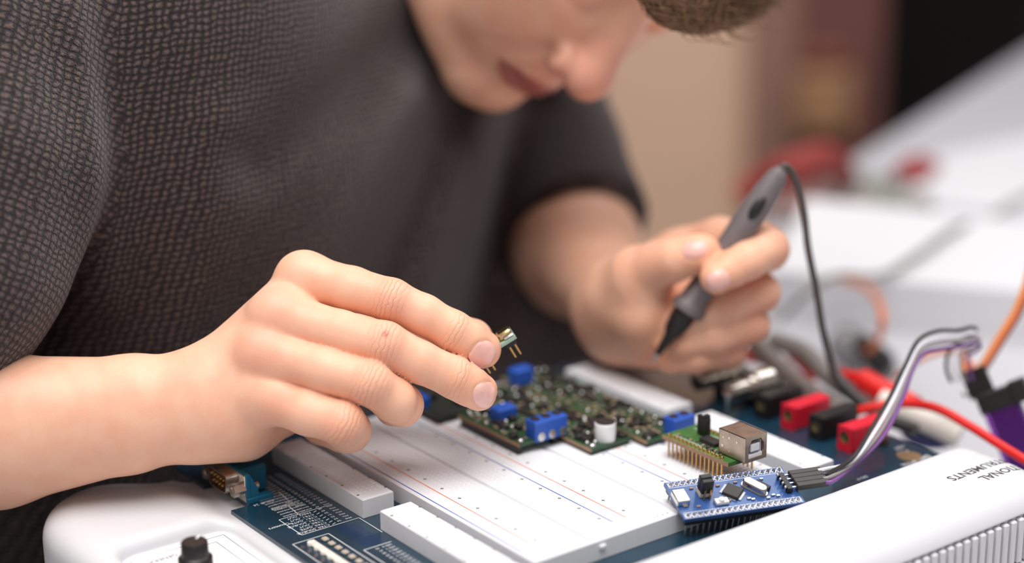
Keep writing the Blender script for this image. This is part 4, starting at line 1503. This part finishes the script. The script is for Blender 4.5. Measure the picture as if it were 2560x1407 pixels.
def head_local(p):
    q = p.copy()
    q[:, 0] = np.abs(q[:, 0])
    f32 = lambda *a: np.array(a, np.float32)
    d = ellip(p, (0, 22, -96), (76, 90, 98))
    d = smin(d, ellip(p, (0, -38, -52), (62, 76, 58)), 22)
    d = smin(d, cone(q, f32(50, -84, -76), f32(13, -101, -20), 19, 15), 20)
    d = smin(d, ellip(p, (0, -102, -16), (19, 15, 15)), 12)
    d = smin(d, cone(q, f32(46, -34, -38), f32(58, -30, -60), 20, 18), 18)
    d = smin(d, ellip(q, (29, -56, -31), (23, 26, 21)), 14)
    d = smin(d, ellip(p, (0, -66, -16), (25, 24, 20)), 12)
    d = smin(d, cone(q, f32(6, 14, -7), f32(46, 12, -24), 10, 9), 10)
    # eye sockets and closed lids
    d = smax(d, -ellip(q, (32, -6, 2), (17, 11, 14)), 12)
    d = smin(d, ellip(q, (32, -8, -15), (14, 11, 13)), 4)
    # nose
    d = smin(d, cone(p, f32(0, 0, -5), f32(0, -38, 15), 8.0, 11.5), 7)
    d = smin(d, ellip(p, (0, -42, 17.5), (13.0, 12.5, 12)), 5)
    d = smin(d, ellip(q, (12.5, -45, 6.5), (8.5, 9.5, 10.5)), 4)
    d = smax(d, -ellip(q, (6.8, -55, 11), (4.0, 4.5, 6.5)), 3)
    # crease round the wing of the nose and down the cheek
    d = smax(d, -cone(q, f32(21.5, -43, 7), f32(17, -56, 6), 2.2, 1.6), 4)
    d = smax(d, -cone(q, f32(23, -49, 3), f32(36, -70, -5), 2.2, 2.6), 8)
    # mouth
    up = np.minimum(cone(q, f32(0, -70, 5.5), f32(10, -70.5, 2.5), 4.6, 4.2), cone(q, f32(10, -70.5, 2.5), f32(25, -73.5, -13), 4.2, 2.2))
    lo = np.minimum(cone(q, f32(0, -78.5, 1.5), f32(10, -78, -0.5), 5.4, 4.8), cone(q, f32(10, -78, -0.5), f32(24, -75, -13), 4.8, 2.2))
    d = smin(d, up, 4)
    d = smin(d, lo, 4)
    line_ = np.minimum(cone(q, f32(0, -74.3, 10.8), f32(11, -74.2, 7.0), 1.5, 1.5), cone(q, f32(11, -74.2, 7.0), f32(27, -74.2, -9.5), 1.5, 1.4))
    d = smax(d, -line_, 2.2)
    d = smax(d, -ellip(p, (0, -89, 6), (17, 5, 6)), 7)
    d = smax(d, -ellip(p, (0, -61, 15), (3.0, 7, 4)), 4)
    # ears
    ear = smax(ellip(q, (77, -14, -98), (8, 32, 19)), -ellip(q, (84, -12, -94), (7, 20, 10)), 3)
    d = smin(d, ear, 5)
    d = smin(d, cone(p, f32(0, -50, -118), NECK.astype(np.float32), 56, 62), 22)
    return d


def torso_in(p):
    d = chain(p, [J(880, -230, 985, 260), J(800, 60, 960, 330), J(760, 700, 985, 330)], 30)
    d = smin(d, chain(p, [J(880, -150, 985, 250), J(200, -60, 815, 290), J(-180, 350, 712, 250), J(-420, 1120, 712, 240)], 20), 30)
    d = smin(d, chain(p, [J(880, -150, 985, 250), J(1200, 130, 1075, 190), J(1385, 500, 1025, 150)], 20), 30)
    return d


def bounds(chains, pad):
    pts = np.array([j[0] for c in chains for j in c])
    rr = max(j[1] for c in chains for j in c)
    return pts.min(0) - rr - pad, pts.max(0) + rr + pad


person = empty('person', D(-420, 240, 0), 'person in dark grey knitted sweater bent over the board holding a chip and a probe', 'person')
person.location.z = FLOOR_Z
pieces = []
lo, hi = bounds([R_INDEX, R_MIDDLE, R_RING, R_PINKY, R_THUMB, armA, armB], 3)
Vr, Fr = sdf_mesh(right_hand, lo, hi, 0.8)
lo, hi = bounds([L_INDEX, L_MIDDLE, L_RING, L_PINKY, L_THUMB, larm], 3)
Vl, Fl = sdf_mesh(left_hand, lo, hi, 1.0)
Vh, Fh = sdf_mesh(head_local, (-92, -215, -225), (92, 120, 40), 1.7)
Vh = Vh @ HM.T * HSC + HT
Vt, Ft = sdf_mesh(torso_in, (-420, -330, 620), (180, 260, 1120), 8.0)


def smooth_w(d, r):
    return np.exp(-(d / r) ** 2)


def seg_dist(V, pts):
    best = np.full(len(V), 1e9)
    for a, b in zip(pts[:-1], pts[1:]):
        best = np.minimum(best, cone(V.astype(np.float32), a, b, 0, 0))
    return best


allV = np.vstack([Vr, Vl, Vh, Vt])
nr, nl, nh = len(Vr), len(Vl), len(Vh)
tint = np.tile(SKIN_BASE, (len(allV), 1))
caxis = np.zeros(len(allV))
cmask = np.zeros(len(allV))


def blend(sel, wgt, c):
    tint[sel] = tint[sel] * (1 - wgt[:, None]) + c * wgt[:, None]


sr, sl, sh_ = slice(0, nr), slice(nr, nr + nl), slice(nr + nl, nr + nl + nh)
for fing in (R_INDEX, R_MIDDLE, R_RING, R_PINKY):
    for ji, rad, st in ((2, 8.5, .34), (4, 7, .22), (-1, 11, .40)):
        blend(sr, smooth_w(np.linalg.norm(Vr - (fing[ji][0] + np.array([0, 0, -6])), axis=1), rad) * st, SKIN_TIP if ji != 2 else SKIN_RED)
for j in (R_MIDDLE[0], R_RING[0]):
    blend(sr, smooth_w(np.linalg.norm(Vr - (j[0] + np.array([-2, -2, -9])), axis=1), 10) * .4, SKIN_RED)
blend(sr, smooth_w(np.linalg.norm(Vr - PC(700, 1000, 680), axis=1), 14) * .25, SKIN_RED)
# small graze on the middle knuckle
sc_ = FPX / Vr[:, 2]
blend(sr, smooth_w(np.hypot(Vr[:, 0] * sc_ + 1280 - 963, Vr[:, 1] * sc_ + 703.5 - 835), 9.0) * .75 * (Vr[:, 2] < 684), np.array([lin(176), lin(72), lin(54)]))
for fing in (L_INDEX, L_MIDDLE, L_RING, L_PINKY, L_THUMB):
    for ji, rad, st in ((2, 11, .4), (-1, 13, .5)):
        blend(sl, smooth_w(np.linalg.norm(Vl - fing[ji][0], axis=1), rad) * st, SKIN_TIP if ji != 2 else SKIN_RED)
# face colours
loc = (Vh - HT) @ HM / HSC
ql = loc.copy()
ql[:, 0] = np.abs(ql[:, 0])
blend(sh_, smooth_w(np.linalg.norm((ql - np.array([0, -42, 18])) / np.array([1.3, 1.2, 1]), axis=1), 20) * .55, np.array([lin(222), lin(140), lin(128)]))
blend(sh_, smooth_w(np.linalg.norm(ql - np.array([45, -40, -20]), axis=1), 24) * .3, SKIN_RED)
lipd = np.minimum(seg_dist(ql, np.array([[0, -71, 9], [10, -71.2, 6], [24, -73.8, -10]])), seg_dist(ql, np.array([[0, -79, 6], [10, -78, 4], [24, -75, -10]])))
blend(sh_, np.clip((5.4 - lipd) / 1.8, 0, 1) * np.clip((26.5 - ql[:, 0]) / 4, 0, 1) * .85, LIP)
for s_, V_s, fings in ((sr, Vr, (R_INDEX, R_MIDDLE, R_RING, R_PINKY)), (sl, Vl, (L_INDEX, L_MIDDLE, L_RING))):
    for fing in fings:
        for ji, sp, st in ((2, 6.0, 1.0), (4, 3.6, .8)):
            ax_ = fing[ji + 1][0] - fing[ji - 1][0]
            ax_ = ax_ / np.linalg.norm(ax_)
            rel = V_s - fing[ji][0]
            t = rel @ ax_
            rad = np.linalg.norm(rel - t[:, None] * ax_, axis=1)
            front = np.clip(-(rel[:, 2]) / 5.0, 0, 1)
            mk = np.exp(-(t / sp) ** 2) * (rad < fing[ji][1] * 1.35) * front * st
            upd = mk > cmask[s_]
            ca, cm = caxis[s_], cmask[s_]
            ca[upd] = t[upd]
            cm[upd] = mk[upd]
quads = np.vstack([Fr, Fl + nr, Fh + nr + nl, Ft + nr + nl + nh])
body = mesh_obj('body', C2W(allV), quads, SKIN, person, angle=0)
a_ = body.data.attributes.new('skin_tint', 'FLOAT_COLOR', 'POINT')
a_.data.foreach_set('color', np.hstack([tint, np.ones((len(tint), 1))]).astype(np.float32).ravel())
a_ = body.data.attributes.new('crease_axis', 'FLOAT', 'POINT')
a_.data.foreach_set('value', caxis.astype(np.float32))
a_ = body.data.attributes.new('crease_mask', 'FLOAT', 'POINT')
a_.data.foreach_set('value', cmask.astype(np.float32))


def fingernail(fn, spec, d0, d1, lift=.12):
    """thin curved plate that follows the fingertip surface"""
    cx, cy, a, b, ang = spec
    t = math.radians(ang)
    n = 13
    g = np.linspace(-1, 1, n)
    uu, vv = np.meshgrid(g, g, indexing='ij')
    # squircle mapping of the square grid
    su = uu * np.sqrt(1 - vv ** 2 / 2 * .86)
    sv_ = vv * np.sqrt(1 - uu ** 2 / 2 * .86)
    X = cx + a * su * math.cos(t) - b * sv_ * math.sin(t)
    Y = cy + a * su * math.sin(t) + b * sv_ * math.cos(t)
    dirs = np.stack([(X.ravel() - 1280) / FPX, (Y.ravel() - 703.5) / FPX, np.ones(n * n)], 1)
    zz = np.full(n * n, float(d0))
    for _ in range(60):
        dd = fn((dirs * zz[:, None]).astype(np.float32))
        zz = np.minimum(zz + dd * .9, d1)
    S = dirs * zz[:, None]
    # smooth the plate so that it is a clean curved sheet
    Zg = zz.reshape(n, n)
    A_ = np.stack([np.ones(n * n), su.ravel(), sv_.ravel(), su.ravel() ** 2, sv_.ravel() ** 2, (su * sv_).ravel()], 1)
    co, *_ = np.linalg.lstsq(A_, zz, rcond=None)
    zf = A_ @ co
    zf = np.minimum(zf, zz)
    rim = np.maximum(np.abs(uu), np.abs(vv)).ravel()
    top = dirs * (zf - lift + .3 * rim ** 8)[:, None]
    bot = dirs * (zf + 1.2)[:, None]
    Vn = C2W(np.vstack([top, bot]))
    F = []
    for i in range(n - 1):
        for j in range(n - 1):
            F.append((i * n + j, i * n + j + 1, (i + 1) * n + j + 1, (i + 1) * n + j))
    ring = [i for i in range(n)] + [i * n + n - 1 for i in range(1, n)] + [(n - 1) * n + i for i in range(n - 2, -1, -1)] + [i * n for i in range(n - 2, 0, -1)]
    for k in range(len(ring)):
        p, q = ring[k], ring[(k + 1) % len(ring)]
        F.append((q, p, p + n * n, q + n * n))
    return mesh_obj('fingernail', Vn, F, NAIL, body, angle=50)


for s_ in NAILS_R:
    fingernail(right_hand, s_, 660, 712)
for s_ in NAILS_L:
    fingernail(left_hand, s_, 735, 790)

# ---- sweater
FOLDS = [([(1060, 60), (850, 240), (640, 400)], 8, 75), ([(1110, 250), (1010, 560), (900, 860)], 11, 80), ([(1030, 260), (900, 520), (780, 760)], -9, 90),
         ([(1330, 280), (1250, 520), (1160, 820)], 12, 80), ([(1220, 280), (1130, 560), (1030, 820)], -9, 75), ([(250, 750), (262, 380), (200, 0)], -6, 60),
         ([(560, 330), (520, 620), (470, 860)], -4, 90)]


def poly_px(X, Y, pts):
    best = np.full(len(X), 1e9, np.float32)
    for (x0, y0), (x1, y1) in zip(pts[:-1], pts[1:]):
        dx, dy = x1 - x0, y1 - y0
        t = np.clip(((X - x0) * dx + (Y - y0) * dy) / (dx * dx + dy * dy), 0, 1)
        best = np.minimum(best, (X - x0 - t * dx) ** 2 + (Y - y0 - t * dy) ** 2)
    return np.sqrt(best)


def K(x, y, d, r):
    return (PC(x, y, d).astype(np.float32), float(r))


SLV_R = [K(-40, -170, 752, 66), K(-140, 120, 718, 60), K(-132, 400, 704, 56), K(-180, 640, 697, 54), K(-340, 960, 694, 50)]
SLV_L = [K(1190, 150, 1075, 62), K(1330, 390, 1035, 54), K(1440, 590, 990, 47)]
TORSO = [[K(330, 60, 818, 96), K(1080, 150, 1075, 95)], [K(350, 420, 846, 98), K(1030, 500, 1080, 98)], [K(370, 850, 885, 104), K(1000, 900, 1085, 104)],
         [K(380, 1350, 935, 115), K(960, 1350, 1090, 115)], [K(330, 60, 818, 96), K(350, 420, 846, 98), K(370, 850, 885, 104), K(380, 1350, 935, 115)],
         [K(1080, 150, 1075, 95), K(1030, 500, 1080, 98), K(1000, 900, 1085, 104)], [K(700, -60, 930, 92), K(700, 500, 950, 100), K(700, 1300, 1010, 115)],
         [K(880, -180, 985, 72), K(330, -40, 830, 88)], [K(1060, 620, 1085, 95), K(1230, 820, 1075, 88), K(1330, 930, 1080, 80)], [K(880, -180, 985, 72), K(1150, 60, 1075, 82)]]
hem_r = (SLV_R[-1][0], SLV_R[-1][0] - SLV_R[-2][0])
hem_l = (SLV_L[-1][0], SLV_L[-1][0] - SLV_L[-2][0])
NECKW = PC(885, -235, 985)


def sweater(p):
    d = None
    for c in TORSO:
        e = chain(p, c, 30)
        d = e if d is None else smin(d, e, 45)
    sl_ = chain(p, SLV_L, 12)
    ax_ = hem_l[1] / np.linalg.norm(hem_l[1])
    sl_ = np.maximum(sl_, (p - hem_l[0]) @ ax_.astype(np.float32))
    d = smin(d, sl_, 16)
    s_r = chain(p, SLV_R, 14)
    ax_ = hem_r[1] / np.linalg.norm(hem_r[1])
    s_r = np.maximum(s_r, (p - hem_r[0]) @ ax_.astype(np.float32))
    d = smin(d, s_r, 8)
    # neck opening
    d = smax(d, -cone(p, NECKW.astype(np.float32), (NECKW + np.array([60, -120, -60])).astype(np.float32), 66, 80), 6)
    s = FPX / np.maximum(p[:, 2], 300)
    X, Y = p[:, 0] * s + 1280, p[:, 1] * s + 703.5
    for pts, amp, wd in FOLDS:
        d = d + amp * np.exp(-(poly_px(X, Y, pts) / wd) ** 2)
    return d


Vs, Fs = sdf_mesh(sweater, (-420, -330, 600), (210, 330, 1180), 4.5, B=6, slack=1.8)


def knit_material():
    m, nt, b = new_mat('knit_wool')
    uv = N(nt, 'ShaderNodeAttribute', attribute_name='knit_uv')
    tc = N(nt, 'ShaderNodeTexCoord')
    nz = N(nt, 'ShaderNodeTexNoise')
    nz.inputs['Scale'].default_value = 140
    nz.inputs['Detail'].default_value = 2
    nt.links.new(tc.outputs['Object'], nz.inputs['Vector'])
    off = N(nt, 'ShaderNodeVectorMath', operation='MULTIPLY_ADD')
    nt.links.new(nz.outputs['Color'], off.inputs[0])
    off.inputs[1].default_value = (1.3, 1.3, 0)
    nt.links.new(uv.outputs['Vector'], off.inputs[2])
    sp = N(nt, 'ShaderNodeSeparateXYZ')
    nt.links.new(off.outputs['Vector'], sp.inputs[0])

    def wave(sock, ph):
        a = N(nt, 'ShaderNodeMath', operation='MULTIPLY_ADD')
        nt.links.new(sock, a.inputs[0])
        a.inputs[1].default_value = math.pi
        a.inputs[2].default_value = ph
        s = N(nt, 'ShaderNodeMath', operation='SINE')
        nt.links.new(a.outputs[0], s.inputs[0])
        ab = N(nt, 'ShaderNodeMath', operation='ABSOLUTE')
        nt.links.new(s.outputs[0], ab.inputs[0])
        pw = N(nt, 'ShaderNodeMath', operation='POWER')
        nt.links.new(ab.outputs[0], pw.inputs[0])
        pw.inputs[1].default_value = .7
        return pw.outputs[0]
    hx, hy = wave(sp.outputs['X'], 0), wave(sp.outputs['Y'], 0)
    h = N(nt, 'ShaderNodeMath', operation='MULTIPLY')
    nt.links.new(hx, h.inputs[0])
    nt.links.new(hy, h.inputs[1])
    fz = N(nt, 'ShaderNodeTexNoise')
    fz.inputs['Scale'].default_value = 1100
    fz.inputs['Detail'].default_value = 3
    nt.links.new(tc.outputs['Object'], fz.inputs['Vector'])
    hh = N(nt, 'ShaderNodeMath', operation='MULTIPLY_ADD')
    nt.links.new(fz.outputs['Fac'], hh.inputs[0])
    hh.inputs[1].default_value = .8
    hs_ = N(nt, 'ShaderNodeMath', operation='MULTIPLY')
    nt.links.new(h.outputs[0], hs_.inputs[0])
    hs_.inputs[1].default_value = .55
    nt.links.new(hs_.outputs[0], hh.inputs[2])
    cr = N(nt, 'ShaderNodeValToRGB')
    e = cr.color_ramp.elements
    e[0].position, e[0].color = .25, rgb(24, 18, 20)
    e[1].position, e[1].color = 1.0, rgb(100, 86, 82)
    e.new(.66).color = rgb(44, 35, 38)
    nt.links.new(hh.outputs[0], cr.inputs['Fac'])
    nt.links.new(cr.outputs['Color'], b.inputs['Base Color'])
    bm = N(nt, 'ShaderNodeBump')
    bm.inputs['Strength'].default_value = .75
    bm.inputs['Distance'].default_value = .0012
    nt.links.new(hh.outputs[0], bm.inputs['Height'])
    nt.links.new(bm.outputs['Normal'], b.inputs['Normal'])
    b.inputs['Roughness'].default_value = .9
    b.inputs['Specular IOR Level'].default_value = .2
    b.inputs['Sheen Weight'].default_value = .25
    b.inputs['Sheen Roughness'].default_value = .5
    return m


swt = mesh_obj('sweater', C2W(Vs), Fs, knit_material(), person, angle=0)
swt['label'] = 'dark grey heathered knitted sweater'
pf = Vs.astype(np.float32)
ks = np.zeros((len(Vs), 3), np.float32)
tr_ax = PC(1080, 150, 990) - PC(330, 60, 818)
tr_ax = tr_ax / np.linalg.norm(tr_ax)
ks[:, 0] = (Vs @ tr_ax) / 3.0
ks[:, 1] = (Vs[:, 1] + .25 * (Vs @ tr_ax)) / 2.9


def sleeve_uv(chain_):
    best = np.full(len(Vs), 1e9)
    U2 = np.zeros((len(Vs), 2))
    run = 0.0
    for (a, ra), (b, rb) in zip(chain_[:-1], chain_[1:]):
        ba = (b - a).astype(float)
        Lb = np.linalg.norm(ba)
        z = ba / Lb
        rel = Vs - a
        t = np.clip(rel @ z, 0, Lb)
        per = rel - t[:, None] * z
        dd = np.linalg.norm(per, axis=1) - (ra + (rb - ra) * t / Lb)
        ex = np.cross(z, [0, 0, 1.0])
        ex /= np.linalg.norm(ex)
        ey = np.cross(z, ex)
        ang = np.arctan2(per @ ey, per @ ex)
        up = dd < best
        best[up] = dd[up]
        U2[up, 0] = ang[up] * 55 / 3.0
        U2[up, 1] = (run + t[up]) / 2.9
        run += Lb
    return best, U2


kc = ks[Fs].copy()
dt_ = np.min([chain(pf, c, 30) for c in TORSO], axis=0)
for c in (SLV_R, SLV_L):
    bd, _u = sleeve_uv(c)
    _b, U2 = sleeve_uv([c[0], c[-1]])
    mk = (bd < dt_ - 1.0)[Fs].sum(1) >= 2
    kc[mk, :, :2] = U2[Fs[mk]]
a_ = swt.data.attributes.new('knit_uv', 'FLOAT_VECTOR', 'CORNER')
a_.data.foreach_set('vector', kc.astype(np.float32).ravel())

# ---- trousers
JEANS = mat('black_denim', rgb(20, 18, 20), 0.9, var=.25, scale=300, bump=.3, bscale=1500)


def trousers(p):
    d = chain(p, [K(520, 1420, 985, 120), K(800, 1420, 1040, 120)], 20)
    d = smin(d, chain(p, [K(450, 1500, 985, 100), K(330, 2150, 900, 80), K(500, 3600, 1010, 62)], 20), 25)
    d = smin(d, chain(p, [K(850, 1500, 1050, 100), K(1150, 2050, 980, 80), K(1150, 3300, 1080, 62)], 20), 25)
    return d


Vp, Fp = sdf_mesh(trousers, (-400, 60, 760), (260, 830, 1220), 12.0, B=5, slack=1.8)
mesh_obj('trousers', C2W(Vp), Fp, JEANS, person, angle=0)['label'] = 'black trousers'

# ---- hair: cap over the skull and loose strands of the fringe
def hair_local(p):
    cap = ellip(p, (0, 27, -99), (82, 94, 101))
    cap = np.maximum(cap, -(p[:, 1] - 44 - np.minimum(0, (p[:, 2] + 20) * 0.95)))
    lock = smax(ellip(p, (2, 66, -20), (56, 26, 22)), -ellip(p, (0, 20, -20), (60, 40, 40)), 6)
    return smin(cap, lock, 22) + 1.2 * np.sin(p[:, 0] * .9 + p[:, 1] * .35) * np.sin(p[:, 1] * .12)


HAIRM = mat('brown_hair', rgb(112, 80, 54), 0.5, var=.35, scale=260)
Vc, Fc = sdf_mesh(hair_local, (-95, -70, -215), (95, 135, 45), 3.0, slack=1.7)
hair = mesh_obj('hair', C2W(Vc @ HM.T * HSC + HT), Fc, HAIRM, person, angle=0)
hr = np.random.default_rng(5)
mb = MB()


def to_px(c):
    return c[0] * FPX / c[2] + 1280, c[1] * FPX / c[2] + 703.5, c[2]


for i in range(2300):
    k = hr.random()
    xl = -50 + 100 * k
    root = HM @ np.array([xl, 60 + 22 * hr.random(), -6 - .012 * xl * xl + 4 * hr.random()]) * HSC + HT
    rx_, ry_, rd_ = to_px(root)
    ylow = np.interp(k, [0, .12, .35, .6, .85, 1], [20, 66, 92, 78, 44, 6])
    ye = ylow - 110 * hr.random() ** 1.8
    xe = 1640 + 300 * k + 40 * (hr.random() - .5)
    if i % 28 == 0:      # stray hairs
        ye += 30 * hr.random() + 10
        xe += 90 * hr.random()
    p1 = PC(rx_ - 95 + 40 * k + 20 * hr.random(), ry_ + 130 + 40 * hr.random(), rd_ - 10 - 8 * hr.random())
    p2 = PC(xe - 120 + 30 * hr.random(), ye + 14, rd_ - 14 - 8 * hr.random())
    p3 = PC(xe + 20 * hr.random(), ye - 12 * hr.random(), rd_ - 14 - 6 * hr.random())
    t = np.linspace(0, 1, 11)[:, None]
    pts = (1 - t) ** 3 * root + 3 * t * (1 - t) ** 2 * p1 + 3 * t * t * (1 - t) * p2 + t ** 3 * p3
    mb.tube(C2W(pts), [.00022, .00024, .00024, .00008], 3, 1, caps=False)
tag(mb.build('fringe_strands', HAIRM, hair, angle=0), kind='stuff')

# ------------------------------------------------------------------ chip module between finger and thumb
e1 = np.array([.85, -.53, .05])
n_up = np.array([-.50, -.80, -.32])
e1 /= np.linalg.norm(e1)
n_up -= e1 * (e1 @ n_up)
n_up /= np.linalg.norm(n_up)
e2 = np.cross(n_up, e1)
Am = np.stack([e1 @ RC, e2 @ RC, n_up @ RC], 1)
LM = Local(P(1288, 838, 708), Am)
sgn = 1 if (Am[:, 1] @ fwd) > 0 else -1
chipm = empty('sensor_module', LM(-8, 0, -6), 'tiny green chip module with metal can and gold pins held between finger and thumb', 'circuit board')
LM.box(MB(), -9, sgn * 6, -.7, 18, 12.6, 1.4).build('board', mat('pale_green_board', rgb(150, 176, 158), 0.45, var=.1, scale=300), chipm, smooth=False)
LM.box(MB(), -3.6, sgn * 4.4, 1.7, 6.4, 5.6, 3.2, .8).build('metal_can', mat('brass_can', rgb(196, 168, 124), 0.25, 1.0), chipm)
LM.box(MB(), -2.6, sgn * 1.0, .7, 4.6, 1.6, 1.3, .5).build('solder_bead', TIN, chipm)
LM.box(MB(), -9.5, sgn * 3.0, .6, 2.6, 1.8, 1.2, .2).build('amber_part', mat('amber', rgb(190, 120, 40), 0.3, 0.4), chipm)
LM.box(MB(), -8.2, sgn * 6.5, .8, 3.0, 3.0, 1.6, .2).build('chip', CHIP, chipm)
for xx, far_ in ((-3.2, 0), (-16.0, 1)):
    LM.box(MB(), xx, sgn * 4.6, -2.6, 5.0, 7.6, 2.4, .2).build('pin_header', BLACK, chipm)
    for a in (-1.27, 1.27):
        for b in (2.2, 4.74, 7.28):
            q = MB()
            LM.box(q, xx + a, sgn * b, -6.0, .6, .6, 6.6)
            q.build('pin', GOLD, chipm)
for a, b in ((-12.5, 9), (-14.5, 7.5)):
    MB().ball(LM(a, sgn * b, 4.2), .0009).build('solder_ball', TIN, chipm)
    LM.box(MB(), a, sgn * b, 2.0, .5, .5, 4.2).build('pin', GOLD, chipm)

# ------------------------------------------------------------------ probe in the left hand
prb = empty('oscilloscope_probe', P(1628, 905, 790), 'grey oscilloscope probe with black tip held in the hand at the right', 'probe')
T0, T1 = P(1628, 908, 786), P(1955, 422, 776)
ax_ = T1 - T0
LP = np.linalg.norm(ax_)
ax_ /= LP
mm = .001
GP = mat('grey_rubber', rgb(108, 100, 102), 0.5, var=.06, scale=200)
MB().lathe(T0, ax_, [(0, .0003), (3 * mm, .0009), (6 * mm, .0011)], 14).build('metal_tip', TIN, prb)
MB().lathe(T0, ax_, [(5 * mm, .0014), (9 * mm, .0021), (15 * mm, .0026), (19 * mm, .0048), (24 * mm, .0056), (31 * mm, .0058)], 24).build('nose_cone', BLACK, prb)
MB().lathe(T0, ax_, [(28.5 * mm, .0062), (29 * mm, .0080), (31 * mm, .0084), (33 * mm, .0080), (35 * mm, .0066), (48 * mm, .0061), (62 * mm, .0062), (82 * mm, .0068), (96 * mm, .0062), (106 * mm, .0046), (LP - .002, .0036), (LP, .0030)], 28).build('barrel', GP, prb)
Fb = frame_of(ax_)
vdir = -fwd - ax_ * (-(fwd @ ax_))
vdir = (vdir / np.linalg.norm(vdir))
sd = np.cross(vdir, ax_)
MB().ball(T0 + ax_ * .0865 + vdir * .0058, (.0075, .0028, .0016), 16, 8, np.stack([ax_, sd, vdir], 1)).build('slide_switch', BLACK, prb)
MB().tube([T1 - ax_ * .002, P(1962, 415, 776), P(1985, 440, 778), P(2008, 520, 782), P(2020, 620, 786), P(2040, 720, 792), P(2056, 820, 800), P(2075, 900, 812), P(2095, 960, 826), P(2150, 1020, 836)], .0017, 10, 7).build('probe_cable', mat('dark_grey_cable', rgb(72, 66, 62), 0.5), prb)

flush_texts({'panel': ('lettering', INKG, inst, 'grey panel lettering'), 'logo': ('maker_lettering', INKD, inst, 'dark maker name lettering'),
             'silk': ('lettering', INK, pcb, 'white printed lettering'), 'silk_counter': ('counter_pin_list', INK, pcb, 'white printed counter pin names'),
             'silk_user': ('user_lettering', INK, pcb, None), 'silk_dsub': ('connector_lettering', INK, pcb, None), 'silk_banana': ('jack_lettering', INK, pcb, None),
             'silk_title': ('counter_title', INK, pcb, 'white printed counter title'), 'silk_table': ('pin_table', INK, pcb, 'white printed pin number table'),
             'silk_led': ('led_pin_list', INK, pcb, 'white printed lamp pin list'), 'silk_dio': ('port_names', INK, pcb, 'white printed port names'), 'bp': ('pin_lettering', INK, bp, 'white pin lettering'),
             **{'dongle%d' % i: ('lettering', INK, dg, None) for i in range(10)}})
